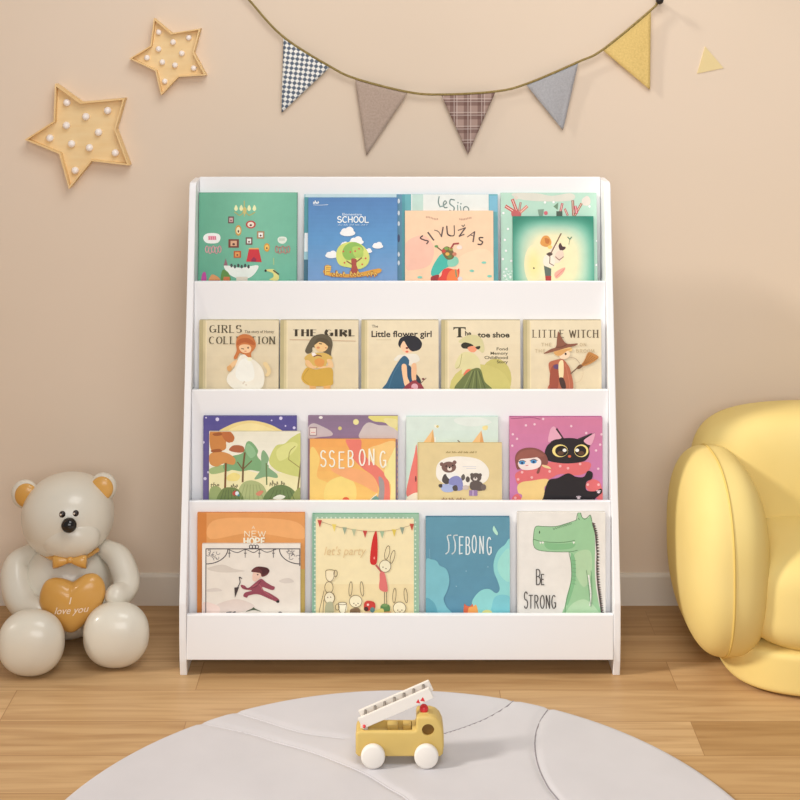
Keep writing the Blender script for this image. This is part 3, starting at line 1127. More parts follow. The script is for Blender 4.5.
c = E5 = cream(523.5, 601.5, 517, 58, 750, 6)
c.ST((88, 72, 50), 'LITTLE WITCH', 142, 194, 64, 580, 4, 10, 9, 1.2)
c.ST((196, 176, 138), 'THE', 216, 270, 26, 90, 4, 5, 0, 2)
c.ST((196, 176, 138), 'ON', 560, 270, 26, 56, 4, 5, 0, 2)
c.ST((196, 176, 138), 'THE', 160, 326, 28, 90, 4, 5, 0, 2)
c.ST((196, 176, 138), 'BROOM', 526, 326, 28, 160, 4, 5, 0, 2)
c.SM((238, 200, 130), [(326, 320), (380, 290), (470, 280), (490, 310), (460, 320), (440, 350), (360, 356)])
c.SM((248, 214, 180), [(380, 340), (440, 310), (470, 330), (460, 366), (420, 384), (380, 372)])
c.SM((220, 160, 90), [(330, 322), (420, 296), (490, 290), (440, 316), (390, 352), (350, 350)])
c.SM((140, 84, 62), [(238, 336), (300, 296), (346, 276), (356, 200), (368, 140), (390, 180), (440, 246), (536, 246), (520, 264), (430, 288), (320, 320)])
c.L((110, 62, 46), 8, [(346, 280), (400, 276), (440, 256)], True)
c.E((60, 36, 30), 432, 338, 9, 11)
c.L((150, 120, 100), 3, [(466, 366), (520, 380), (556, 420)], True)
c.SM((186, 100, 70), [(282, 420), (330, 394), (400, 384), (440, 420), (476, 490), (486, 660), (276, 660), (310, 560), (290, 500)])
c.SM((160, 74, 54), [(300, 470), (360, 430), (370, 560), (350, 660), (290, 660)])
c.L((206, 120, 90), 6, [(430, 430), (460, 560), (466, 650)], True)
c.SM((96, 66, 110), [(324, 440), (366, 430), (364, 470), (330, 466)])
c.SM((250, 222, 170), [(370, 420), (410, 400), (410, 540), (376, 550)])
c.SM((70, 46, 42), [(372, 552), (412, 552), (434, 630), (410, 650), (386, 620)])
c.L((110, 80, 60), 9, [(476, 512), (560, 440)])
c.SM((196, 130, 62), [(560, 450), (600, 390), (634, 324), (690, 340), (724, 370), (660, 420), (590, 446)])
for i in range(5):
    c.L((160, 100, 46), 5, [(580, 440), (640 + i * 18, 336 + i * 10)])
c.SM((120, 80, 50), [(526, 462), (560, 430), (584, 446), (550, 470)])
c.O((214, 190, 150), 3, 520, 500, 66, 90, 0, 14, -30, 100)

# ---- row three
c = F1b = Cover(203.2, 296.6, 415.5, (84, 76, 142), 198, 410, S1)
c.GR((36, 40, 760, 700), (78, 72, 146), (112, 98, 160), 10)
c.SM((238, 214, 140), [(160, 170), (240, 110), (330, 82), (420, 76), (520, 96), (600, 130), (660, 180), (420, 200)])
c.SM((248, 226, 160), [(230, 160), (330, 106), (430, 98), (540, 130), (600, 170), (420, 190)])
for x, y, r in ((146, 66, 14), (630, 58, 13), (732, 130, 11), (60, 54, 6), (560, 74, 6), (666, 116, 6), (40, 240, 10), (54, 514, 12), (78, 466, 9)):
    c.E((214, 208, 240), x, y, r)
c = F1 = Cover(209, 300.4, 431, (238, 232, 206), 198, 410, S1)
c.GR((80, 150, 790, 420), (232, 228, 206), (246, 242, 224), 6)
c.SM((240, 232, 176), [(88, 460), (300, 440), (500, 480), (700, 470), (780, 500), (780, 690), (88, 690)])
c.SM((160, 186, 120), [(90, 440), (200, 410), (240, 440), (180, 470), (100, 480)])
c.SM((120, 170, 116), [(190, 420), (250, 350), (340, 320), (370, 240), (410, 240), (456, 300), (450, 340), (480, 380), (540, 420), (480, 460), (400, 450), (330, 460), (260, 450), (220, 460)])
c.SM((142, 190, 140), [(360, 300), (380, 250), (420, 280), (440, 330), (400, 360)])
c.L((110, 80, 46), 14, [(340, 540), (344, 420), (356, 320)])
c.L((110, 80, 46), 8, [(344, 450), (300, 390)])
c.L((110, 80, 46), 8, [(348, 440), (410, 380)])
c.SM((130, 172, 126), [(430, 520), (480, 440), (480, 340), (500, 300), (540, 360), (530, 420), (600, 480), (600, 510), (520, 500)])
c.L((96, 120, 72), 10, [(524, 560), (520, 400)])
c.SM((206, 210, 116), [(540, 380), (590, 270), (660, 250), (720, 200), (800, 190), (800, 480), (760, 500), (640, 470), (580, 440)])
c.SM((220, 222, 136), [(600, 300), (700, 240), (760, 260), (700, 340), (620, 380)])
c.L((120, 100, 56), 12, [(760, 600), (786, 380)])
c.L((150, 140, 70), 6, [(772, 430), (690, 370)])
c.L((150, 140, 70), 5, [(690, 370), (700, 310), (740, 270)], True)
OR = (206, 130, 62)
c.SM(OR, [(90, 160), (150, 150), (230, 150), (276, 200), (260, 240), (216, 232), (210, 290), (150, 310), (96, 290)])
c.SM((190, 104, 52), [(180, 170), (240, 160), (276, 210), (240, 244), (200, 220)])
c.SM((214, 142, 72), [(90, 330), (160, 310), (240, 330), (284, 370), (270, 410), (200, 400), (140, 424), (90, 400)])
c.SM((176, 96, 60), [(236, 300), (270, 264), (340, 270), (350, 310), (300, 318)])
c.SM((160, 84, 40), [(110, 176), (170, 166), (180, 186), (130, 192)])
c.SM((160, 84, 40), [(100, 300), (160, 290), (180, 310), (110, 316)])
c.L((120, 74, 36), 15, [(206, 590), (212, 400)])
c.SM((240, 222, 130), [(220, 500), (270, 470), (320, 490), (300, 530), (230, 530)])
c.TX((104, 96, 60), 'the', 96, 582, 56, 66, .01, .2)
c.SCR((120, 116, 80), 252, 584, 30, 70, 5, 6)
c.SCR((120, 116, 80), 548, 570, 40, 120, 7, 6)
c.SM((150, 168, 104), [(90, 600), (130, 570), (180, 600), (170, 690), (90, 690)])
c.SM((172, 184, 122), [(300, 620), (340, 550), (410, 528), (490, 560), (530, 640), (520, 700), (290, 700)])
c.SM((110, 130, 70), [(150, 690), (180, 600), (240, 580), (310, 600), (340, 690)])
c.SM((104, 128, 74), [(510, 690), (540, 600), (620, 562), (700, 580), (760, 640), (770, 690)])
c.SM((150, 160, 90), [(700, 690), (760, 590), (800, 600), (800, 690)])
for x0, x1, cx in ((170, 320, 240), (320, 500, 410), (540, 740, 640)):
    for i in range(6):
        x = x0 + (x1 - x0) * i / 5
        c.L((84, 104, 60) if x0 != 320 else (146, 160, 100), 5, [(x, 684), (cx + (x - cx) * .6, 600 if x0 != 320 else 560)])
c.SM((190, 70, 60), [(264, 620), (286, 604), (290, 640), (268, 640)])
c.E((220, 232, 240), 298, 626, 14, 16)
c.E((60, 140, 150), 310, 640, 9, 8)
c.SM((214, 130, 100), [(440, 630), (470, 606), (500, 610), (470, 644)])
c.SM((236, 236, 220), [(570, 664), (620, 636), (666, 650), (630, 672)])
c.R((226, 176, 110), 540, 672, 700, 692)

c = G1b = Cover(308, 397.8, 415.2, (150, 124, 150), 300, 410, S1)
c.GR((60, 38, 760, 220), (132, 108, 136), (142, 114, 148), 4)
c.SM((198, 182, 186), [(60, 130), (100, 96), (170, 120), (240, 160), (240, 190), (150, 200), (60, 210)])
c.SM((206, 192, 190), [(470, 140), (520, 90), (600, 110), (700, 120), (760, 180), (760, 215), (470, 215)])
c.SM((226, 216, 120), [(530, 40), (760, 40), (760, 160), (700, 120), (640, 90), (560, 80)])
c.SM((232, 220, 150), [(640, 60), (740, 70), (730, 130), (670, 110)])
c.E((236, 226, 150), 426, 86, 22)
c.E((216, 200, 120), 304, 134, 14)
c.E((232, 226, 224), 158, 52, 15, 11)
c.R((150, 120, 130), 70, 124, 128, 190)
c.R((230, 216, 208), 76, 134, 122, 184)
c.L((216, 120, 120), 5, [(84, 166), (114, 166)])
for y in range(230, 660, 42):
    c.E((206, 160, 130), 748, y, 10, 14)
c = G1 = Cover(309.7, 395.6, 438.6, (246, 178, 90), 300, 410, S1)
c.GR((70, 218, 740, 700), (244, 166, 82), (248, 200, 104), 8)
c.SM((250, 206, 110), [(80, 290), (150, 360), (130, 500), (220, 560), (180, 700), (76, 700)])
c.SM((250, 216, 120), [(200, 560), (300, 500), (390, 520), (430, 600), (400, 700), (200, 700)])
c.SM((250, 200, 120), [(520, 300), (600, 260), (730, 240), (730, 460), (660, 470), (560, 420)])
c.SM((250, 170, 110), [(240, 440), (420, 440), (560, 500), (590, 620), (470, 560), (300, 490)])
c.SM((238, 120, 104), [(350, 218), (460, 218), (470, 300), (520, 370), (600, 430), (660, 500), (684, 580), (680, 700), (640, 700), (600, 580), (560, 500), (480, 440), (410, 370), (380, 300)])
c.SM((160, 150, 150), [(600, 500), (640, 540), (640, 660), (620, 690), (590, 690), (604, 600)])
c.SM((248, 230, 150), [(640, 470), (700, 330), (736, 300), (736, 690), (690, 690), (690, 560)])
c.SM((110, 160, 150), [(536, 690), (580, 644), (606, 690)])
c.E((236, 100, 60), 350, 674, 26, 20)
c.L((250, 240, 226), 5, [(536, 672), (588, 630)])
for i, (ch, x, b) in enumerate((('S', 156, 424), ('S', 222, 424), ('E', 296, 434), ('B', 366, 424), ('O', 452, 414), ('N', 524, 410), ('G', 610, 428))):
    c.ST((252, 242, 226), ch, x, b, 120, 42, 10, 11, 0)

c = H1b = Cover(406.2, 498.3, 416, (206, 228, 216), 400, 410, S1)
c.GR((44, 40, 750, 700), (216, 232, 222), (196, 226, 210), 6)
c.SM((226, 236, 228), [(420, 60), (600, 50), (700, 90), (560, 120), (440, 100)])
c.P((244, 196, 130), [(252, 140), (264, 244), (176, 244)])
c.P((226, 170, 100), [(252, 140), (264, 244), (234, 244)])
c.P((244, 196, 130), [(620, 150), (640, 246), (546, 246)])
c.P((226, 160, 96), [(620, 150), (640, 246), (608, 246)])
c.R((250, 244, 232), 262, 200, 272, 250)
c.SM((250, 246, 220), [(264, 106), (300, 116), (290, 132), (268, 130)])
c.E((214, 196, 120), 286, 120, 10)
c.SM((244, 226, 150), [(630, 120), (668, 114), (664, 144), (634, 146)])
c.L((120, 100, 90), 8, [(440, 226), (462, 244)])
c.SM((236, 118, 108), [(50, 640), (70, 500), (108, 340), (128, 270), (134, 640)])
c.E((120, 60, 60), 120, 516, 6, 22)
c.SM((250, 234, 210), [(44, 700), (60, 650), (134, 620), (134, 700)])
c = H1 = Cover(417.6, 502, 442.4, (226, 204, 146), 400, 410, S1)
c.R((214, 192, 132), 134, 240, 146, 700)
c.SCR((170, 146, 90), 352, 322, 14, 234, 26, 4)
c.SM((246, 238, 226), [(274, 470), (290, 400), (360, 356), (480, 348), (600, 370), (668, 430), (676, 500), (630, 550), (500, 570), (360, 560), (290, 520)])
c.L((206, 206, 214), 4, [(478, 424), (580, 424)])
c.L((206, 206, 214), 4, [(506, 438), (580, 438)])
BR = (122, 88, 78)
c.E(BR, 318, 406, 15, 15)
c.E(BR, 416, 392, 15, 15)
c.E(BR, 372, 428, 56, 42)
c.E((236, 220, 206), 378, 440, 18, 16)
c.E(BK, 378, 430, 8, 7)
c.E(BK, 352, 420, 6)
c.E(BK, 402, 416, 6)
c.SM((74, 66, 64), [(320, 530), (336, 484), (370, 490), (384, 540), (350, 556)])
c.SM((240, 238, 232), [(354, 478), (430, 470), (440, 510), (380, 520)])
c.SM((132, 136, 196), [(376, 520), (430, 494), (470, 520), (480, 590), (440, 606), (380, 590)])
c.SM((164, 178, 222), [(306, 566), (350, 556), (410, 570), (400, 612), (330, 612)])
c.SM((80, 72, 70), [(400, 576), (430, 564), (440, 600), (410, 606)])
c.SM((96, 90, 86), [(466, 500), (486, 480), (496, 510), (476, 530)])
c.SM((70, 62, 60), [(294, 560), (320, 556), (320, 580), (300, 580)])
DB = (92, 80, 76)
c.E(DB, 548, 486, 14)
c.E(DB, 610, 488, 14)
c.E(DB, 578, 506, 42, 34)
c.E((226, 214, 206), 574, 516, 16, 13)
c.E(BK, 574, 510, 7, 6)
c.SM(DB, [(540, 540), (610, 536), (640, 580), (620, 606), (540, 596)])
c.E((206, 190, 180), 500, 582, 24, 18)
c.E((110, 96, 90), 636, 580, 20, 24)
c.E((90, 80, 76), 516, 520, 16, 22)
c.R((150, 120, 170), 526, 602, 590, 644)
c.L((216, 190, 220), 6, [(556, 602), (556, 644)])
c.SCR((170, 130, 90), 318, 680, 22, 186, 17, 5)

c = I1 = Cover(509.6, 602.6, 416.8, (206, 114, 164), 505, 410, S1)
c.GR((36, 48, 742, 700), (212, 120, 158), (198, 118, 178), 10)
c.L((150, 70, 110), 5, [(44, 62), (200, 54), (270, 66)], True)
for x, y in ((60, 180), (92, 214), (56, 266), (506, 118), (726, 258), (694, 302), (710, 440), (620, 170), (292, 64), (160, 112), (226, 104), (736, 180)):
    c.E((240, 200, 214), x, y, 9)
RD = (228, 104, 108)
c.SM(RD, [(86, 470), (200, 430), (330, 390), (470, 396), (640, 390), (640, 450), (560, 490), (420, 480), (330, 520), (200, 540), (110, 560), (84, 530)])
c.SM(RD, [(610, 560), (660, 520), (720, 540), (744, 620), (740, 690), (680, 650), (630, 600)])
c.SM(RD, [(56, 690), (60, 650), (100, 630), (130, 690)])
for x, y in ((130, 466), (204, 506), (340, 460), (480, 436), (572, 404), (630, 560), (712, 560), (100, 520), (78, 660), (420, 420)):
    c.E((244, 180, 180), x, y, 10)
c.SM((34, 28, 32), [(302, 320), (330, 256), (400, 220), (470, 208), (540, 212), (600, 236), (640, 290), (640, 340), (600, 384), (480, 400), (370, 390), (316, 370)])
c.P((34, 28, 32), [(340, 260), (396, 130), (460, 226)])
c.SM((232, 166, 190), [(330, 236), (344, 150), (372, 120), (400, 150), (432, 206), (380, 220)])
c.P((34, 28, 32), [(550, 220), (686, 168), (640, 290)])
c.SM((232, 166, 190), [(600, 230), (650, 190), (686, 172), (676, 220), (650, 262)])
c.L((60, 44, 50), 10, [(392, 140), (440, 206)])
c.L((60, 44, 50), 10, [(560, 216), (660, 176)])
for x in (420, 582):
    c.E((250, 222, 130), x, 304, 60 if x < 500 else 54, 48)
    c.E((30, 22, 22), x + (10 if x < 500 else -6), 306, 48 if x < 500 else 44, 40)
    c.E((90, 60, 40), x + (4 if x < 500 else -2), 322, 24, 16)
    c.E((250, 244, 236), x + (34 if x < 500 else -32), 300, 15, 13)
c.E((226, 96, 60), 492, 346, 12, 10)
c.SM((134, 74, 66), [(76, 360), (100, 308), (160, 282), (240, 286), (300, 320), (326, 370), (320, 410), (280, 410), (260, 470), (240, 470), (250, 410), (120, 440), (90, 440)])
c.SM((246, 226, 222), [(104, 380), (150, 356), (230, 350), (272, 376), (268, 420), (220, 444), (140, 448), (104, 420)])
c.SM((150, 84, 72), [(84, 370), (120, 312), (220, 296), (300, 340), (260, 350), (190, 360), (120, 366)])
for x in (130, 218):
    c.E((70, 150, 210), x, 394 - (x > 200) * 8, 24, 14)
    c.E((30, 60, 110), x, 396 - (x > 200) * 8, 9, 10)
    c.L((70, 40, 50), 5, [(x - 28, 388 - (x > 200) * 8), (x, 376 - (x > 200) * 8), (x + 28, 386 - (x > 200) * 8)], True)
c.L((220, 110, 120), 6, [(158, 416), (176, 414)])
c.SM((240, 210, 150), [(280, 410), (330, 420), (350, 440), (300, 430)])
c.SM((240, 206, 130), [(94, 570), (130, 540), (200, 530), (320, 516), (340, 560), (300, 580), (296, 700), (130, 700), (130, 640), (100, 620)])
c.SM((30, 26, 30), [(330, 530), (400, 510), (480, 474), (540, 500), (600, 500), (630, 456), (666, 470), (660, 516), (620, 540), (620, 600), (680, 610), (730, 590), (736, 620), (690, 660), (640, 700), (310, 700), (296, 640)])
for x, y in ((560, 656), (712, 612)):
    c.E((226, 206, 214), x, y + 4, 12, 9)
    for d in (-14, -5, 5, 14):
        c.E((226, 206, 214), x + d, y - 10 + abs(d) * .3, 4)

# ---- row four
S4 = 800 / 120.0
c = J1b = Cover(197.2, 304.8, 512.2, (232, 152, 78), 192, 508, S4)
c.GR((34, 26, 750, 700), (228, 150, 80), (226, 160, 84), 6)
c.SM((242, 170, 100), [(140, 80), (400, 60), (700, 90), (740, 200), (400, 160), (120, 200)])
c.R((214, 126, 52), 34, 26, 96, 760)
c.R((206, 176, 90), 724, 400, 752, 700)
c.ST((250, 226, 196), 'A', 400, 134, 20, 18, 3)
c.ST((250, 230, 200), 'NEW', 348, 184, 36, 142, 5, 5, 0, 1.2)
c.ST((252, 240, 220), 'HOPE', 346, 236, 42, 140, 9, 11, 0, 1.2)
c = J1 = Cover(202, 300.3, 543.4, (232, 224, 212), 192, 508, S4)
c.R((240, 236, 228), 64, 234, 90, 800)
c.R((236, 230, 220), 66, 236, 724, 264)
c.SM((214, 204, 192), [(100, 400), (200, 372), (280, 400), (350, 416), (200, 424)])
c.SM((218, 208, 198), [(90, 540), (160, 526), (200, 546), (110, 552)])
c.SM((222, 206, 196), [(160, 640), (300, 600), (420, 650), (300, 690), (160, 690)])
c.SM((216, 206, 196), [(580, 480), (640, 460), (680, 486), (620, 496)])
c.SM((238, 214, 204), [(80, 620), (180, 650), (170, 700), (80, 700)])
INK = (66, 60, 66)
c.L(INK, 6, [(92, 700), (92, 268), (718, 268), (718, 380)])
c.O(INK, 6, 92, 268, 146, 100, 0, 12, 0, 90)
c.O(INK, 6, 722, 268, 140, 100, 0, 12, 90, 180)
for x0 in (100, 630):
    for i in range(9):
        a = x0 + random.random() * 84
        b = 276 + random.random() * 60
        c.O((110, 104, 108), 3, a, b, 8 + 6 * random.random(), 8 + 6 * random.random(), 0, 8, 40 * i, 40 * i + 230)
c.L(INK, 4, [(240, 270), (300, 292), (356, 272), (410, 292), (450, 272), (500, 290), (560, 270)], True)
for x in (248, 354, 448, 542):
    c.L(INK, 4, [(x, 270), (x, 324)])
    c.L(INK, 5, [(x - 7, 296), (x + 7, 296)])
for x in (392, 412, 432):
    c.O(INK, 5, x, 254, 11, 12, 0, 10)
MR = (146, 62, 78)
c.SM((236, 196, 176), [(404, 470), (408, 424), (440, 420), (470, 440), (440, 470), (420, 484)])
c.SM((96, 40, 42), [(394, 416), (430, 386), (490, 390), (516, 410), (500, 440), (466, 452), (456, 430), (430, 424)])
c.SM((70, 26, 30), [(440, 390), (500, 392), (512, 420), (470, 440), (466, 412)])
c.E((60, 36, 36), 438, 438, 5)
c.SM(MR, [(326, 506), (350, 510), (376, 526), (430, 484), (462, 466), (490, 486), (530, 510), (552, 520), (540, 540), (500, 530), (472, 520), (466, 536), (520, 562), (578, 600), (572, 620), (520, 600), (440, 568), (380, 576), (366, 590), (342, 580), (356, 556), (400, 544), (350, 536), (330, 524)])
c.L((180, 90, 100), 5, [(380, 540), (440, 500), (480, 548), (540, 590)], True)
c.L((110, 40, 56), 5, [(352, 530), (420, 520), (460, 480)], True)
c.E(BK, 572, 616, 11, 9)
c.L(INK, 6, [(332, 464), (316, 456), (320, 490), (306, 520)], True)
c.P((60, 48, 48), [(282, 524), (314, 520), (286, 592)])
c.SM((70, 84, 60), [(356, 684), (400, 662), (410, 654), (424, 664), (460, 682), (410, 672)])
c.L(INK, 8, [(230, 690), (262, 686)])
c.L(INK, 8, [(272, 690), (290, 684)])
c.O(INK, 6, 588, 696, 12, 10, 0, 10, 180, 360)

c = K1 = Cover(312, 419, 514, (150, 192, 162), 305, 508, S4)
c.R((126, 176, 150), 50, 40, 64, 760)
c.R((244, 228, 178), 72, 66, 726, 800)
c.R((240, 220, 166), 72, 500, 726, 800)
for i in range(22):
    c.E((206, 226, 206), 66, 90 + i * 29, 6)
    c.E((206, 226, 206), 736, 90 + i * 29, 6)
    c.E((206, 226, 206), 84 + i * 30, 60, 6)
c.L((176, 150, 110), 3, [(90, 80), (190, 112), (260, 128), (400, 148), (480, 150), (590, 142), (650, 126), (724, 104)], True)
for x, y, q in ((98, 98, (200, 64, 56)), (194, 126, (236, 212, 96)), (264, 146, (150, 168, 140)), (326, 158, (180, 190, 150)), (400, 168, (200, 64, 56)), (514, 172, (160, 190, 150)), (594, 160, (226, 200, 76)), (648, 146, (140, 158, 136)), (712, 122, (196, 70, 52))):
    c.P(q, [(x - 15, y - 24), (x + 15, y - 22), (x + 1, y + 26)])
c.TX((226, 196, 140), "let's party", 128, 306, 80, 280, .0, .25)
c.SM((214, 34, 32), [(476, 148), (484, 240), (480, 350), (456, 372), (434, 350), (440, 260), (456, 180)])
c.E((250, 150, 140), 462, 326, 5, 9)
LN = (130, 112, 84)
c.L((196, 90, 84), 13, [(474, 374), (510, 418)])
c.O(LN, 4, 534, 380, 38, 40)
c.E((250, 236, 200), 534, 380, 36, 38)
c.O(LN, 4, 548, 290, 15, 46, 12)
c.O(LN, 4, 584, 318, 13, 44, 14)
for x, y in ((520, 386), (540, 396)):
    c.E((110, 84, 66), x, y, 4)
c.SM((226, 110, 106), [(500, 424), (530, 424), (552, 530), (536, 550), (496, 530), (498, 470)])
c.L(LN, 5, [(530, 552), (530, 640)])
c.L(LN, 5, [(544, 552), (546, 640)])
c.SM((84, 130, 70), [(506, 640), (560, 636), (562, 680), (514, 684)])
c.E((110, 150, 84), 532, 638, 22, 10)
c.SM((214, 150, 80), [(510, 684), (570, 680), (570, 700), (510, 700)])
for bx, top in ((338, 484), (630, 528)):
    c.O(LN, 4, bx - 34, top + 46, 11, 48, 4)
    c.O(LN, 4, bx + 42, top + 46, 11, 48, -6)
    c.E((248, 234, 196), bx, top + 128, 40, 38)
    c.O(LN, 4, bx, top + 128, 42, 40)
    c.E((100, 76, 60), bx - 12, top + 142, 4)
    c.E((100, 76, 60), bx + 16, top + 142, 4)
    c.L((150, 110, 84), 4, [(bx - 4, top + 150), (bx + 2, top + 156), (bx + 8, top + 150)])
c.SM((130, 100, 70), [(306, 664), (360, 658), (366, 700), (306, 700)])
c.L((60, 44, 36), 8, [(604, 690), (654, 690)])
c.O(LN, 4, 168, 412, 30, 9)
c.SM((246, 230, 190), [(138, 416), (198, 416), (190, 470), (148, 474)])
c.L(LN, 4, [(138, 412), (142, 460), (166, 482), (190, 460), (198, 412)], True)
c.O(LN, 4, 204, 428, 12, 22)
c.O(LN, 4, 160, 520, 28, 38)
c.O(LN, 4, 164, 590, 34, 40)
c.E((248, 234, 200), 164, 590, 30, 36)
c.E((110, 84, 66), 152, 586, 4)
c.E((110, 84, 66), 172, 584, 4)
c.L(LN, 4, [(128, 540), (104, 640), (92, 700)], True)
c.SM((176, 176, 140), [(142, 626), (184, 620), (188, 700), (136, 700)])
c.L(LN, 4, [(126, 600), (120, 700)])
c.SM((250, 238, 210), [(222, 626), (276, 626), (276, 676), (240, 686)])
c.O(LN, 4, 250, 626, 28, 8)
c.L(LN, 4, [(222, 628), (232, 680), (264, 688), (278, 630)], True)
c.O(LN, 4, 216, 650, 13, 20)
c.SM((206, 52, 44), [(392, 650), (400, 616), (430, 608), (464, 620), (466, 660), (430, 672), (404, 676)])
c.E((240, 200, 190), 420, 634, 8)
c.E((84, 130, 130), 450, 668, 16, 18)
c.E((70, 30, 30), 408, 662, 15, 15)
c.SM((226, 210, 120), [(466, 674), (520, 660), (520, 700), (466, 700)])

c = L1 = Cover(425.7, 509.8, 517, (86, 146, 170), 415, 508, 764 / 105.0)
c.GR((80, 66, 690, 770), (88, 148, 172), (82, 142, 172), 5)
for ch, x, b in (('J', 222, 328), ('J', 268, 332), ('F', 322, 328), ('B', 370, 330), ('O', 416, 318), ('N', 470, 324), ('G', 524, 332)):
    if ch == 'J':
        c.L((224, 236, 238), 9, [(x + 40, 192), (x + 14, 200), (x + 24, 250), (x + 22, 306), (x + 2, 328)], True)
    else:
        c.ST((224, 236, 238), ch, x, b, 124, 30, 9, 9, 0)
c.L((224, 236, 238), 9, [(322, 326), (344, 322)])
c.SM((178, 232, 210), [(566, 150), (574, 124), (590, 150), (604, 176), (598, 192), (580, 178)])
c.SM((116, 190, 204), [(76, 396), (120, 366), (160, 380), (180, 410), (230, 440), (250, 520), (230, 600), (208, 650), (230, 710), (270, 770), (76, 770)])
c.SM((88, 164, 184), [(76, 650), (120, 660), (150, 700), (160, 770), (76, 770)])
c.SM((136, 214, 214), [(700, 250), (650, 264), (600, 310), (572, 390), (576, 460), (600, 520), (616, 580), (590, 610), (540, 580), (480, 590), (430, 640), (414, 690), (440, 770), (700, 770)])
c.SM((152, 224, 214), [(690, 300), (640, 320), (600, 400), (620, 480), (690, 520)])
c.SM((116, 200, 212), [(580, 640), (640, 620), (700, 650), (700, 770), (560, 770), (560, 700)])
c.SM((222, 100, 64), [(358, 690), (376, 700), (400, 704), (420, 690), (424, 770), (358, 770)])
c.SM((246, 168, 84), [(390, 716), (420, 706), (446, 696), (456, 770), (390, 770)])
c.SM((232, 226, 140), [(494, 740), (524, 730), (556, 740), (556, 770), (490, 770)])
for x, y in ((372, 450), (252, 250), (530, 420), (300, 560)):
    c.E((150, 190, 206), x, y, 4)
c.L((120, 170, 190), 4, [(104, 290), (108, 360)])

c = N1 = Cover(517.3, 605.5, 512, (234, 231, 224), 500, 508, S4)
c.R((222, 218, 210), 116, 30, 126, 760)
GN, GD = (152, 204, 154), (84, 128, 88)
c.SM(GN, [(226, 170), (238, 120), (290, 118), (370, 118), (440, 100), (510, 76), (520, 30), (540, 24), (550, 60), (590, 60), (600, 44), (612, 80), (630, 160), (634, 260), (632, 400), (640, 520), (660, 640), (670, 720), (430, 720), (432, 640), (460, 540), (476, 430), (470, 340), (460, 288), (360, 286), (280, 280), (236, 260), (222, 220)])
c.SM((128, 190, 134), [(300, 228), (400, 232), (500, 230), (480, 262), (400, 272), (320, 268)])
c.SM((176, 214, 168), [(500, 300), (600, 280), (610, 420), (560, 520), (500, 420)])
c.SM((126, 190, 136), [(470, 300), (500, 330), (504, 460), (480, 560), (450, 640), (440, 600), (474, 460)])
c.SM((180, 218, 176), [(470, 640), (560, 600), (640, 660), (650, 720), (450, 720)])
c.L(GD, 4, [(510, 76), (440, 100), (370, 118), (290, 118), (238, 120), (224, 180), (224, 240), (250, 272), (330, 284), (460, 286), (516, 276)], True)
c.L(GD, 4, [(222, 202), (280, 218), (380, 224), (450, 220), (500, 210)], True)
c.L(GD, 4, [(460, 288), (476, 380), (474, 480), (440, 620), (430, 720)], True)
c.L(GD, 4, [(510, 76), (518, 34), (534, 24), (548, 56), (566, 70), (590, 52), (604, 44), (614, 84)], True)
c.E((60, 80, 60), 264, 156, 4, 10)
c.L((60, 80, 60), 4, [(524, 64), (530, 74)])
for x in (270, 286, 492):
    c.P((248, 246, 236), [(x - 8, 218), (x + 8, 220), (x, 236)])
for i in range(8):
    c.O(GD, 2.5, 360 + i * 16, 128 - i * 5, 6, 10, 0, 6, 0, 180)
for i in range(7):
    c.L((110, 160, 112), 3, [(482, 340 + i * 26), (506, 344 + i * 26)])
pts = [(618, 100), (634, 160), (640, 220), (646, 300), (644, 380), (646, 450), (652, 520), (660, 580), (668, 640), (676, 700)]
sp = catmull(pts, 4)
c.L((70, 74, 66), 6, [tuple(p) for p in sp])
for i, p in enumerate(sp):
    c.P((64, 62, 60) if i % 2 else (96, 76, 72), [(p.x - 4, p.y - 12), (p.x + 20, p.y), (p.x - 2, p.y + 12)])
c.L((244, 246, 238), 10, [(590, 440), (604, 560), (600, 640)], True)
c.L(GD, 3, [(576, 408), (590, 520), (604, 646)], True)
c.L(GD, 3, [(606, 410), (612, 520), (606, 646)], True)
c.ST((64, 60, 58), 'B', 240, 502, 100, 30, 6, 7, 0)
c.ST((64, 60, 58), 'E', 274, 502, 68, 20, 6, 7, 0)
c.ST((64, 60, 58), 'S', 160, 658, 108, 24, 6, 7, 0)
c.ST((64, 60, 58), 'TRONG', 192, 658, 86, 178, 6, 7, 0, 1.8)

TI = radians(2.4)
ROWG = ['picture books on the top tier', 'cream story books on the second tier', 'picture books on the third tier', 'picture books on the bottom tier']


def put(row, cv, name, label, spine, front_of=None, thick=BT, tilt=TI):
    global last
    last = make_book(cv, name, label, yk[row] - .0004, zfl[row] + .0003, tilt, thick, spine, ROWG[row], last if front_of else None)
    return last


T1 = radians(5)
put(0, A1, 'picture_book', 'green book with small framed portraits and a white bathtub', (84, 150, 122), tilt=T1, thick=.011)
put(0, B1b, 'picture_book', 'pale aqua book mostly hidden behind the blue SCHOOL book', (120, 170, 180), tilt=T1)
put(0, B1, 'picture_book', 'blue book reading SCHOOL with a green tree and clouds', (52, 100, 156), 1, tilt=T1)
put(0, C1b, 'picture_book', 'teal and white book behind the peach SIVUŽAS book', (70, 140, 150), tilt=T1)
put(0, C1, 'picture_book', 'peach book with curved black SIVUŽAS lettering', (226, 180, 140), 1, tilt=T1)
put(0, D1b, 'picture_book', 'mint book with red striped antlers on the top tier', (150, 190, 170), tilt=T1)
put(0, D1, 'picture_book', 'dark green book with a glowing pale yellow centre', (20, 96, 78), 1, tilt=T1)
T2 = radians(2.6)
put(1, E1, 'story_book', 'cream book GIRLS COLLECTION with a girl in white dress', (170, 156, 108), tilt=T2, thick=.011)
put(1, E2, 'story_book', 'cream book THE GIRL with a girl in mustard dress', (150, 134, 92), tilt=T2, thick=.011)
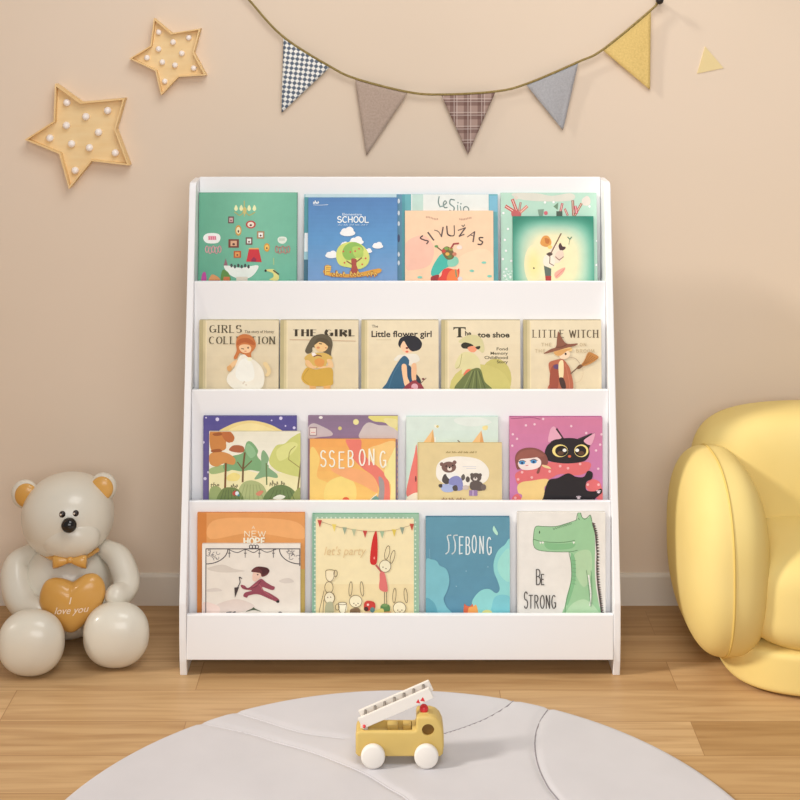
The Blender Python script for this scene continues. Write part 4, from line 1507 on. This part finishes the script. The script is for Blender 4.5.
put(1, E3, 'story_book', 'cream book Little flower girl with a girl in blue dress', (150, 134, 92), tilt=T2, thick=.011)
put(1, E4, 'story_book', 'cream book The toe shoe with a girl in green bonnet', (150, 134, 92), tilt=T2, thick=.011)
put(1, E5, 'story_book', 'cream book LITTLE WITCH with brown hat and broom', (150, 134, 92), tilt=T2, thick=.011)
T3 = radians(1.6)
put(2, F1b, 'picture_book', 'purple night sky book with a big yellow moon', (70, 62, 120), tilt=T3)
put(2, F1, 'picture_book', 'forest book with orange and green trees', (200, 190, 160), 1, tilt=T3)
put(2, G1b, 'picture_book', 'mauve and yellow book behind the orange SSEBONG book', (140, 112, 130), tilt=T3)
put(2, G1, 'picture_book', 'orange SSEBONG book with a red winding stream', (206, 140, 70), 1, tilt=T3)
put(2, H1b, 'picture_book', 'pale mint book with orange pointed castle roofs', (170, 200, 188), tilt=T3)
put(2, H1, 'picture_book', 'tan book with two cartoon bears in a white oval', (196, 172, 112), 1, tilt=T3)
put(2, I1, 'picture_book', 'pink book with a big-eyed black cat and a girl', (170, 84, 130), tilt=T3, thick=.011)
T4 = radians(1.1)
put(3, J1b, 'picture_book', 'orange NEW HOPE book behind the cream book', (200, 120, 52), tilt=T4)
put(3, J1, 'picture_book', 'off-white book with a leaping boy in maroon', (210, 204, 194), 1, tilt=T4)
put(3, K1, 'picture_book', "cream let's party book with rabbits and mint border", (120, 168, 140), tilt=T4, thick=.011)
put(3, L1, 'picture_book', 'blue SSEBONG book with pale turquoise trees', (64, 116, 140), tilt=T4, thick=.011)
put(3, N1, 'picture_book', 'white BE STRONG book with a green crocodile', (210, 206, 200), tilt=T4, thick=.011)

# ------------------------------------------------------------------ bear figurine
BL = Vector((-0.66, -0.2, 0))
bear = thing('bear_figurine', 'glossy cream bear figurine holding an orange heart, seated left of bookshelf', 'bear figurine', BL)


def ball(c, r, n=2.0, m=2.0, seg=40, rings=28, rot=None):
    bm = bmesh.new()
    superell(bm, c, r, n, m, seg, rings, rot)
    return bm


HC = W(68, 515, -0.17)
tiltH = Matrix.Rotation(radians(-5), 3, 'Y')
HR = Vector((0.0935, 0.086, 0.0845))
bm = bmesh.new()
TX = (66 - 400) * 2.9 / FPX
superell(bm, (TX, -0.155, 0.099), (0.098, 0.086, 0.0985), 2.1, 2.3, 56, 36)
part('torso', bm, M['bear'], bear, BL, True)
bm = ball(HC, HR, 2.1, 2.15, 56, 40, tiltH)
head = part('head', bm, M['bear'], bear, BL, True)
mz = W(69.5, 536, -0.222)
part('muzzle', ball(mz, (.062, .0385, .045)), M['bear'], head, BL, True)


def on_head(px, py):
    """point of the head's front surface that shows at px, py"""
    y = HC.y - HR.y
    for _ in range(20):
        p = W(px, py, y)
        q = tiltH.inverted() @ (p - HC)
        s = 1 - (q.x / HR.x) ** 2 - (q.z / HR.z) ** 2
        y = HC.y - HR.y * sqrt(max(s, 0.01))
    return W(px, py, y)


for px, py, sx in ((25, 494, -1), (103, 487, 1)):
    p = W(px, py, -0.165)
    ear = part('ear', ball(p, (.0285, .018, .0295)), M['bear'], head, BL, True)
    q = W(px + (1.2 if sx < 0 else -1.2), py + 1.4, -0.178)
    part('inner_ear', ball(q, (.0235, .0105, .0245)), M['bear_tan'], ear, BL, True)
for px, py in ((62.3, 514.5), (75.5, 513.5)):
    e = part('eye', ball(on_head(px, py) + Vector((0, .001, 0)), (.0068, .006, .0068), seg=20, rings=14), M['bear_eye'], head, BL, True)
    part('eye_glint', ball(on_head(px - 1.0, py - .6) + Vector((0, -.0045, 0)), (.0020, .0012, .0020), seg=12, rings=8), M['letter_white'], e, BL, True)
part('nose', ball(W(69, 525.3, -0.266), (.0155, .013, .0148), seg=28, rings=20), M['black'], head, BL, True)

for pts, rr in (([(31, 553, -.165), (17, 567, -.185), (17.5, 590, -.215), (26, 606, -.24), (38, 612, -.262)], [.020, .029, .031, .029, .025]),
                ([(106, 549, -.165), (119, 559, -.185), (126.5, 580, -.215), (122.5, 592, -.24), (116, 595.5, -.262)], [.019, .0255, .027, .025, .0225])):
    bm = bmesh.new()
    P3 = [W(*p) for p in pts]
    cp = catmull(P3, 6)
    cr = [v.x for v in catmull([(r, 0, 0) for r in rr], 6)]
    tube(bm, cp, cr, 28, cap=7)
    part('arm', bm, M['bear'], bear, BL, True)
for fx, fy, r, lx in ((-0.7205, -0.324, .0620, -0.715), (-0.5615, -0.290, .0625, -0.62)):
    bm = bmesh.new()
    tube(bm, [(lx, -.17, .056), ((lx + fx) / 2, -.235, .052), (fx, fy + .02, .054)], [.048, .046, .044], 28, cap=6)
    leg = part('leg', bm, M['bear'], bear, BL, True)
    part('foot', ball((fx, fy, r), (r * 1.04, .045, r), 2.2, 2.2, 48, 32), M['bear'], leg, BL, True)

# heart with its lettering
hp = [(240, 441), (212, 432), (178, 428), (150, 440), (133, 480), (135, 520), (160, 560), (200, 590), (243, 606), (290, 572), (335, 524), (351, 480), (345, 440), (320, 415), (288, 415), (262, 428)]
ol = [W(p.x / 3.3333, 450 + p.y / 3.3333, -0.268) for p in catmull([(a, b) for a, b in hp], 6, True)] if False else [
    W(p[0] / 3.3333, 450 + p[1] / 3.3333, -0.268) for p in [tuple(v) for v in catmull([Vector((a, b)) for a, b in hp], 6, True)]]
cen = W(242 / 3.3333, 450 + 508 / 3.3333, -0.268)
bm = bmesh.new()
rings = []
ts = [sin(pi / 2 * i / 14) for i in range(14, 0, -1)]
TK = .027
for sgn in (-1, 1):
    rr = []
    for t in ts:
        dpt = TK * (max(0.0, 1 - t ** 2.6)) ** .5
        rr.append([(cen + (p - cen) * t) + Vector((0, sgn * dpt, 0)) for p in ol])
    rings.append(rr)
n = len(ol)
edge = [bm.verts.new(p) for p in rings[0][0]]
for si, sgn in enumerate((-1, 1)):
    prev = edge
    for rr in rings[si][1:]:
        cur = [bm.verts.new(p) for p in rr]
        for i in range(n):
            bm.faces.new((prev[i], prev[(i + 1) % n], cur[(i + 1) % n], cur[i]))
        prev = cur
    tip = bm.verts.new(cen + Vector((0, sgn * TK, 0)))
    for i in range(n):
        bm.faces.new((prev[i], prev[(i + 1) % n], tip))
bmesh.ops.recalc_face_normals(bm, faces=bm.faces[:])
bm.normal_update()
bvh = BVHTree.FromBMesh(bm)
heart = part('heart', bm, M['bear_tan'], bear, BL, True)
heart['label'] = 'orange heart lettered I love you'
bm = bmesh.new()
kpx = 2.79 / FPX


def heart_type(s, px, py, h, width, shear, slope):
    tris, w = text_tris(s, None, .004, shear)
    for t in tris:
        vs = []
        for p in t:
            u = p.x / w * width
            q = W(px + u, py - p.y * h - slope * u, -0.268)
            hit = bvh.ray_cast(Vector((q.x, -.4, q.z)), Vector((0, 1, 0)))
            y = (hit[0].y if hit[0] else q.y) - .0006
            vs.append(bm.verts.new((q.x, y, q.z)))
        bm.faces.new(vs)


heart_type('I', 72.2, 598.5, 9.5, 2.6, .2, 0)
heart_type('love you', 57.5, 609, 10, 34, .35, .07)
part('lettering', bm, M['letter_white'], heart, BL)
# bow tie with its neck band
bm = bmesh.new()
nb = [W(42, 553, -.190), W(54, 558.5, -.232), W(70, 560, -.246), W(84, 557.5, -.232), W(97, 550, -.190)]
tube(bm, catmull(nb, 6), .005, 12)
bow = part('bow_tie', bm, M['bear_tan'], bear, BL, True)
for s in (-1, 1):
    bm = bmesh.new()
    c0 = W(70, 560, -.243)
    a = []
    for x, hh, y in ((0.002, .0055, .006), (.012, .0085, .009), (.024, .0125, .010), (.0335, .0135, .007)):
        a.append([Vector((c0.x + s * x, c0.y + yy, c0.z + zz - .003 * (x / .03))) for yy, zz in ((-y, hh * .6), (-y, -hh * .6), (-y * .4, -hh), (y, -hh * .8), (y, hh * .8), (-y * .4, hh))])
    vv = [[bm.verts.new(p) for p in r] for r in a]
    for r0, r1 in zip(vv[:-1], vv[1:]):
        for i in range(6):
            bm.faces.new((r0[i], r0[(i + 1) % 6], r1[(i + 1) % 6], r1[i]))
    bm.faces.new(vv[0])
    bm.faces.new(vv[-1][::-1])
    bmesh.ops.subdivide_edges(bm, edges=bm.edges[:], cuts=1, use_grid_fill=True, smooth=.4)
    part('bow_loop', bm, M['bear_tan'], bow, BL, True)
part('bow_knot', ball(W(70, 560, -.249), (.006, .005, .0065), seg=18, rings=12), M['bear_tan'], bow, BL, True)

# ------------------------------------------------------------------ sofa
SLc = Vector((0.96, -0.24, 0))
sofa = thing('sofa', 'small rounded yellow leather sofa at the right edge', 'sofa', SLc)


def sofa_part(name, c, r, n, m, seg=72, rings=48, rot=None):
    bm = bmesh.new()
    superell(bm, c, r, n, m, seg, rings, rot)
    return part(name, bm, M['sofa'], sofa, SLc, True)


sofa_part('base', (0.96, -0.240, 0.0455), (0.328, 0.205, 0.0455), 3.7, 9)
sofa_part('backrest', (0.96, -0.125, 0.258), (0.350, 0.105, 0.211), 3.2, 4.6)
seat = sofa_part('seat_cushion', (0.96, -0.277, 0.172), (0.305, 0.178, 0.106), 4.5, 3.6)
for s in (-1, 1):
    cx = 0.96 + s * 0.327
    arm = sofa_part('armrest', (cx, -0.258, 0.2225), (0.0845, 0.190, 0.1905), 3.0, 2.5)
    bm = bmesh.new()
    ring = []
    for i in range(96):
        th = 2 * pi * i / 96
        ring.append((cx + s * 0.008, -0.258 + 0.1902 * spow(cos(th), 2 / 2.5), 0.2225 + 0.1907 * spow(sin(th), 2 / 2.5)))
    tube(bm, ring, .0022, 8, closed=True)
    part('piping', bm, M['seam'], arm, SLc, True)

# ------------------------------------------------------------------ rug
import numpy as np
RC, RR, RT = Vector((0.0, -0.998, 0)), 0.590, 0.0125
rug = thing('rug', 'round pale grey rug with curved stitched seams on the floor', 'rug', RC)
sq = [([(519, 694), (506, 705.5), (482, 719), (445, 732), (405, 741), (360, 746)], 1), ([(554, 700), (540, 720), (535, 738), (537, 760), (546, 782), (560, 800), (602, 846), (650, 960), (640, 1150)], 1),
      ([(193, 720), (250, 732.5), (276, 740.5), (310, 750), (337, 760), (365, 772), (388, 786), (410, 800), (450, 842), (470, 960), (380, 1180)], 0), ([(229, 709), (262, 719), (302, 731), (345, 737)], 0)]
curves = []
for s, k in sq:
    curves.append(([v for v in catmull([G(p[0], p[1], RT) for p in s], 14)], k))
NR, NT = 150, 400
rad = np.concatenate([np.linspace(0.004, RR - .012, NR), RR - .012 + .012 * np.sin(np.linspace(0, pi / 2, 9))[1:]])
zz = np.concatenate([np.full(NR, RT), (RT - .006) + .006 * np.cos(np.linspace(0, pi / 2, 9))[1:]])
th = np.linspace(0, 2 * pi, NT, endpoint=False)
X = (rad[:, None] * np.cos(th)[None]).ravel()
Y = (rad[:, None] * np.sin(th)[None]).ravel()
Z = np.repeat(zz, NT)
allp = np.array([[p.x - RC.x, p.y - RC.y] for cv, k in curves for p in cv])
dmin = np.full(X.shape, 9.0)
for cpt in allp:
    dmin = np.minimum(dmin, (X - cpt[0]) ** 2 + (Y - cpt[1]) ** 2)
dmin = np.sqrt(dmin)
Z = np.where(Z > .006, Z - .0032 * np.exp(-(dmin / .006) ** 2), Z)
verts = np.stack([X, Y, Z], 1).tolist()
nrt = len(rad)
faces = []
for i in range(nrt - 1):
    for j in range(NT):
        k = (j + 1) % NT
        faces.append((i * NT + j, (i + 1) * NT + j, (i + 1) * NT + k, i * NT + k))
faces.append(tuple(range(NT)))
b0 = len(verts)
verts += [[RR * cos(t), RR * sin(t), 0.0] for t in th]
for j in range(NT):
    k = (j + 1) % NT
    faces.append(((nrt - 1) * NT + j, b0 + j, b0 + k, (nrt - 1) * NT + k))
faces.append(tuple(range(b0 + NT - 1, b0 - 1, -1)))
me = bpy.data.meshes.new('pile')
me.from_pydata(verts, [], faces)
for p in me.polygons:
    p.use_smooth = True
me.materials.append(M['rug'])
po = bpy.data.objects.new('felt', me)
C.objects.link(po)
po.parent = rug
for cv, k in curves:
    bm = bmesh.new()
    pts = [Vector((p.x, p.y, RT - .0030)) for p in cv if (Vector((p.x, p.y, 0)) - RC).length < RR - .004]
    tube(bm, pts, .0013, 8)
    part('seam', bm, M['rug_seam'] if k else M['rug'], rug, RC, True)

# ------------------------------------------------------------------ toy fire truck
TL = Vector((-0.0004, -0.661, RT))
truck = thing('toy_fire_truck', 'yellow wooden toy fire truck with white ladder on the rug', 'toy truck', TL)


def prism_y(bm, prof, y0, y1, bev=0.0, seg=3):
    a = [bm.verts.new((p[0], y0, p[1])) for p in prof]
    b = [bm.verts.new((p[0], y1, p[1])) for p in prof]
    n = len(prof)
    f = [bm.faces.new(a), bm.faces.new(b[::-1])]
    for i in range(n):
        f.append(bm.faces.new((a[i], b[i], b[(i + 1) % n], a[(i + 1) % n])))
    bmesh.ops.recalc_face_normals(bm, faces=f)
    if bev:
        es = [e for q in f[:2] for e in q.edges]
        bmesh.ops.bevel(bm, geom=list(set(es)), offset=bev, segments=seg, affect='EDGES', profile=0.5)
    return bm


prof = [(-.0725, .0165), (.0705, .0165), (.0755, .021), (.0772, .034), (.0770, .056), (.0750, .070), (.0700, .0808), (.0625, .0875), (.053, .0905), (.0335, .0905), (.0300, .0885), (.0288, .084),
        (.0286, .0675), (.0270, .0645), (.0240, .0636), (-.0705, .0636), (-.0755, .0610), (-.0772, .0560), (-.0772, .0220)]
bm = bmesh.new()
prism_y(bm, prof, -.022, .022, .0045, 4)
body = obj('body', bm, M['toy'], None, True)
cut = []
bm = bmesh.new()
box(bm, -.0640, .0215, -.0165, .0165, .047, .12, .003, 3)
cut.append(obj('cut', bm, M['toy']))
bm = bmesh.new()
bmesh.ops.create_cone(bm, cap_ends=True, segments=40, radius1=.0108, radius2=.0108, depth=.012)
bmesh.ops.rotate(bm, verts=bm.verts[:], cent=(0, 0, 0), matrix=Matrix.Rotation(pi / 2, 3, 'X'))
bmesh.ops.translate(bm, verts=bm.verts[:], vec=(.0495, -.022, .0665))
cut.append(obj('cut', bm, M['toy']))
for q in cut:
    md = body.modifiers.new('cut', 'BOOLEAN')
    md.object = q
    md.operation = 'DIFFERENCE'
    md.solver = 'EXACT'
bpy.context.view_layer.update()
nm = bpy.data.meshes.new_from_object(body.evaluated_get(bpy.context.evaluated_depsgraph_get()))
body.modifiers.clear()
body.data = nm
nm.name = 'body'
for q in cut:
    bpy.data.objects.remove(q)
for p in nm.polygons:
    p.use_smooth = True
try:
    nm.set_sharp_from_angle(angle=radians(40))
except Exception:
    pass
body.parent = truck
bm = bmesh.new()
bmesh.ops.create_cone(bm, cap_ends=True, segments=40, radius1=.0107, radius2=.0107, depth=.002)
bmesh.ops.rotate(bm, verts=bm.verts[:], cent=(0, 0, 0), matrix=Matrix.Rotation(pi / 2, 3, 'X'))
bmesh.ops.translate(bm, verts=bm.verts[:], vec=(.0495, -.0172, .0665))
obj('cab_window', bm, M['toy_dark'], truck)
for wx in (-.0466, .0463):
    for wy in (-.0285, .0285):
        bm = bmesh.new()
        r = .0212
        pr = [(.0, -.006), (r - .004, -.006), (r - .0015, -.005), (r - .0003, -.003), (r, 0), (r - .0003, .003), (r - .0015, .005), (r - .004, .006), (0, .006)]
        sg = 48
        rows = []
        for rad_, h_ in pr[1:-1]:
            rows.append([bm.verts.new((rad_ * cos(2 * pi * j / sg), h_, rad_ * sin(2 * pi * j / sg))) for j in range(sg)])
        for r0, r1 in zip(rows[:-1], rows[1:]):
            for j in range(sg):
                bm.faces.new((r0[j], r0[(j + 1) % sg], r1[(j + 1) % sg], r1[j]))
        for row, hh in ((rows[0], -.0066), (rows[-1], .0066)):
            cv = bm.verts.new((0, hh, 0))
            for j in range(sg):
                bm.faces.new((row[j], row[(j + 1) % sg], cv))
        for v in bm.verts:
            v.co.z *= .972 / .925
        bmesh.ops.translate(bm, verts=bm.verts[:], vec=(wx, wy, r * .972 / .925))
        obj('wheel', bm, M['toy_white'], truck, True)
for wx in (-.0466, .0463):
    bm = bmesh.new()
    tube(bm, [(wx, -.024, .0222), (wx, .024, .0222)], .003, 12)
    obj('axle', bm, M['toy_white'], truck, True)
truck.scale = (.972, .972, .925)
# warning light
bm = bmesh.new()
superell(bm, (.0425, -.004, .0965), (.0078, .0078, .0082), 2, 2, 28, 18)
lamp = obj('warning_light', bm, M['toy_red'], truck, True)
bm = bmesh.new()
box(bm, .0335, .052, -.012, .006, .0895, .0925, .001)
obj('light_base', bm, M['toy'], lamp)
# ladder: two deep rails with rungs, on a pivot at the tail
LA = math.atan2(34.0, 74.0)
ux, uz = cos(LA), sin(LA)


def lad(t, h, y):
    return Vector((-.0700 + t * ux - h * uz, y, .0760 + t * uz + h * ux))


LLEN = .137
ladder = None
for k, y in enumerate((-.0135, .0135)):
    bm = bmesh.new()
    cs = [lad(t, h, y + dy) for t in (0, LLEN) for h in (-.0125, .0085) for dy in (-.0025, .0025)]
    vs_ = [bm.verts.new(p) for p in cs]
    for f in ((0, 1, 3, 2), (4, 6, 7, 5), (0, 4, 5, 1), (2, 3, 7, 6), (0, 2, 6, 4), (1, 5, 7, 3)):
        bm.faces.new([vs_[i] for i in f])
    bmesh.ops.recalc_face_normals(bm, faces=bm.faces[:])
    bmesh.ops.bevel(bm, geom=bm.edges[:], offset=.0009, segments=2, affect='EDGES')
    if ladder is None:
        ladder = obj('ladder', bm, M['toy_white'], truck)
        near_rail = ladder
    else:
        obj('rail', bm, M['toy_white'], ladder)
for i in range(7):
    t = .012 + i * .0188
    bm = bmesh.new()
    tube(bm, [lad(t, .004, -.012), lad(t, .004, .012)], .0026, 12, cap=0)
    obj('rung', bm, M['toy_rung'], ladder, True)
bm = bmesh.new()
box(bm, -.0690, -.0560, -.0105, .0105, .046, .0780, .002)
obj('ladder_pivot', bm, M['toy_white'], truck)
bm = bmesh.new()
tube(bm, [(-.0622, -.0178, .0705), (-.0622, .0178, .0705)], .0028, 14)
obj('pivot_pin', bm, M['toy_red'], truck, True)
bm = bmesh.new()
for pts in ([(.105, -.003), (.1115, .0015), (.1115, -.0075)], [(.113, -.003), (.1205, .0017), (.1205, -.0077)]):
    bm.faces.new([bm.verts.new(lad(t, h - .004, -.0161)) for t, h in pts])
obj('red_mark', bm, M['toy_red'], ladder)
for x0, x1 in ((-.022, -.003), (.006, .0205)):
    bm = bmesh.new()
    box(bm, x0, x1, .002, .0160, .0465, .0640, .0015)
    obj('bed_block', bm, M['toy'], truck)

# ------------------------------------------------------------------ wall stars


def inset(poly, d):
    n = len(poly)
    area = sum(poly[i].x * poly[(i + 1) % n].y - poly[(i + 1) % n].x * poly[i].y for i in range(n))
    s = 1 if area > 0 else -1
    out = []
    for i in range(n):
        a, b, c_ = poly[i - 1], poly[i], poly[(i + 1) % n]
        e1, e2 = (b - a).normalized(), (c_ - b).normalized()
        n1, n2 = Vector((-e1.y, e1.x)) * s, Vector((-e2.y, e2.x)) * s
        m_ = n1 + n2
        m_ = m_ / max(m_.dot(n1), .25)
        out.append(b + m_ * d)
    return out


def star(label, tips, inner, bulbs, rb, depth, rim_t):
    K = 800 / 220.0
    out2 = []
    for a, b in zip(tips, inner):
        out2 += [a, b]
    P3 = [W(10 + x / K, y / K, -depth) for x, y in out2]
    cen = sum(P3, Vector()) / len(P3)
    root = thing('star_light', label, 'star light', (cen.x, 0, cen.z), group=None)
    o2 = [Vector((p.x - cen.x, p.z - cen.z)) for p in P3]
    i2 = inset(o2, rim_t)
    n = len(o2)
    bm = bmesh.new()
    pf = depth * .42
    A = [[bm.verts.new((p.x, y, p.y)) for p in i2] for y in (-pf, -.0008)]
    bm.faces.new(A[0])
    bm.faces.new(A[1][::-1])
    for i in range(n):
        bm.faces.new((A[0][i], A[0][(i + 1) % n], A[1][(i + 1) % n], A[1][i]))
    obj('star_plate', bm, M['star'], root)
    bm = bmesh.new()
    Q = [[bm.verts.new((p.x, y, p.y)) for p in pl] for pl, y in ((o2, -depth), (i2, -depth), (i2, -.0006), (o2, -.0006))]
    for r0, r1 in ((0, 1), (1, 2), (2, 3), (3, 0)):
        for i in range(n):
            k = (i + 1) % n
            bm.faces.new((Q[r0][i], Q[r0][k], Q[r1][k], Q[r1][i]))
    obj('rim', bm, M['star_rim'], root)
    for x, y in bulbs:
        p = W(10 + x / K, y / K, -pf - rb * .5)
        bm = bmesh.new()
        superell(bm, (p.x - cen.x, p.y, p.z - cen.z), (rb, rb, rb), 2, 2, 22, 14)
        obj('bulb', bm, M['bulb'], root, True)
    return root


star('bigger wooden marquee star, lower on the wall, with ten white bulbs', [(163, 305), (417, 357), (433, 602), (214, 687), (53, 508)], [(256, 372), (384, 470), (296, 586), (178, 560), (158, 440)],
     [(207, 373), (355, 402), (276, 424), (205, 456), (322, 481), (145, 502), (224, 523), (289, 537), (383, 556), (237, 620)], .0082, .030, .0032)
star('smaller wooden marquee star, higher on the wall, with ten white bulbs', [(523, 66), (692, 103), (712, 274), (549, 346), (433, 213)], [(586, 120), (668, 192), (612, 280), (528, 258), (510, 166)],
     [(541, 117), (650, 137), (593, 153), (540, 178), (625, 194), (498, 210), (554, 226), (600, 237), (668, 248), (563, 296)], .0064, .026, .0028)

# ------------------------------------------------------------------ bunting
YB = -0.014
BO = W(450, 90, YB)
bunt = thing('bunting', 'string of five triangular fabric flags hanging on the wall', 'bunting', BO)
cp = [W(x, y, YB) for x, y in ((205, -58), (228, -26), (250, 1), (283, 36.5), (330, 66.5), (357, 79), (408, 92), (442, 94.5), (495, 91.5), (526, 84), (578, 62), (603, 49.5), (651, 10), (657, 3))]
bm = bmesh.new()
cp[0].y = -.001
tube(bm, catmull(cp, 8), .0026, 10)
part('cord', bm, M['cord'], bunt, BO, True)


def flag(a, b, t, mat, wave, label):
    A_, B_, T_ = W(a[0], a[1], YB), W(b[0], b[1], YB), W(t[0], t[1], YB + .004)
    bm = bmesh.new()
    N_ = 16
    grid = []
    for s in (-1, 1):
        rows = []
        for i in range(N_ + 1):
            v = i / N_
            row = []
            l, r = A_.lerp(T_, v), B_.lerp(T_, v)
            m_ = N_ - i
            for j in range(m_ + 1):
                u = j / m_ if m_ else .5
                p = l.lerp(r, u)
                p = p + Vector((0, s * .0005 - wave * sin(u * pi * 1.3 + v * 2.2) * v * (1 - .3 * v), 0))
                row.append(bm.verts.new(p))
            rows.append(row)
        for i in range(N_):
            for j in range(N_ - i):
                bm.faces.new((rows[i][j], rows[i][j + 1], rows[i + 1][j]))
                if j < N_ - i - 1:
                    bm.faces.new((rows[i][j + 1], rows[i + 1][j + 1], rows[i + 1][j]))
        grid.append(rows)
    f, g = grid
    per = lambda r: [r[0][j] for j in range(N_)] + [r[i][-1] for i in range(N_)] + [r[i][0] for i in range(N_, 0, -1)]
    p0, p1 = per(f), per(g)
    for i in range(len(p0)):
        k = (i + 1) % len(p0)
        bm.faces.new((p0[i], p0[k], p1[k], p1[i]))
    o = part('flag', bm, mat, bunt, BO, True)
    o['label'] = label


flag((283.5, 37), (330.5, 66.5), (281.5, 113), M['f_check'], .004, 'blue and white checked flag')
flag((355, 79), (408, 92.5), (366.5, 155.5), M['f_taupe'], .004, 'plain taupe flag')
flag((441, 94.5), (495.5, 92), (468, 154.5), M['f_plaid'], .004, 'brown plaid flag')
flag((526, 84.5), (578.5, 62.5), (563, 130.5), M['f_blue'], .005, 'plain blue-grey flag')
flag((602.5, 50), (651, 10.5), (650, 90), M['f_yellow'], .003, 'plain mustard yellow flag')

# hook at the cord's right end
p = W(657.5, 1, 0)
bm = bmesh.new()
tube(bm, [(p.x, -.001, p.z), (p.x, -.022, p.z)], .0045, 18, cap=3)
superell(bm, (p.x, -.026, p.z + .002), (.0085, .006, .0095), 2, 2, 24, 16)
hk = obj('wall_hook', bm, M['peg'], None, True)
tag(hk, "dark round wall hook at the bunting's right end", 'hook')
# paper triangle
pp = [W(705, 46.5, 0), W(723.5, 68, 0), W(697, 73.5, 0)]
pc = (pp[0] + pp[1] + pp[2]) / 3
bm = bmesh.new()
A_ = [bm.verts.new((q.x - pc.x, 0.0, q.z - pc.z)) for q in pp]
B_ = [bm.verts.new((q.x - pc.x, -.0022 + (.0010 if i else 0), q.z - pc.z)) for i, q in enumerate(pp)]
bm.faces.new(A_)
bm.faces.new(B_[::-1])
for i in range(3):
    bm.faces.new((A_[i], A_[(i + 1) % 3], B_[(i + 1) % 3], B_[i]))
pt = obj('paper_pennant', bm, M['f_paper'], loc=(pc.x, -.0001, pc.z))
tag(pt, 'small lone pale yellow paper pennant stuck on the wall', 'wall decoration')

# ------------------------------------------------------------------ light
wd = bpy.data.worlds.new('world')
S.world = wd
wd.use_nodes = True
bg = wd.node_tree.nodes['Background']
bg.inputs['Color'].default_value = (1.0, 0.99, 0.98, 1)
bg.inputs['Strength'].default_value = 0.25

sun = bpy.data.lights.new('sun', 'SUN')
sun.energy = 2.0
sun.angle = radians(8.0)
sun.color = (1.0, 0.94, 0.85)
so = bpy.data.objects.new('sun', sun)
dirv = Vector((1.0, 0.31, -0.68)).normalized()
so.rotation_euler = dirv.to_track_quat('-Z', 'Y').to_euler()
so.location = (-2, -2, 3)
C.objects.link(so)


def area(name, loc, aim, sx, sy, power, col):
    ar = bpy.data.lights.new(name, 'AREA')
    ar.shape = 'RECTANGLE'
    ar.size, ar.size_y = sx, sy
    ar.energy = power
    ar.color = col
    ao = bpy.data.objects.new(name, ar)
    ao.location = loc
    ao.rotation_euler = (Vector(aim) - Vector(loc)).to_track_quat('-Z', 'Y').to_euler()
    C.objects.link(ao)


area('overhead_fill', (0.12, -1.4, 2.4), (0.12, -0.1, 0.9), 1.2, 0.9, 17, (1.0, 0.98, 0.955))  # added fill lamp, no ceiling fitting; brightens the upper wall
area('front_fill', (0.2, -4.3, 1.8), (0.05, 0, 0.7), 2.4, 1.6, 49, (1.0, 0.99, 0.99))  # added soft fill behind the camera for shelf and books, not a window

vs = S.view_settings
vs.view_transform = 'Standard'
vs.look = 'None'
vs.exposure = 0.06
vs.gamma = 1.0
vs.use_curve_mapping = False
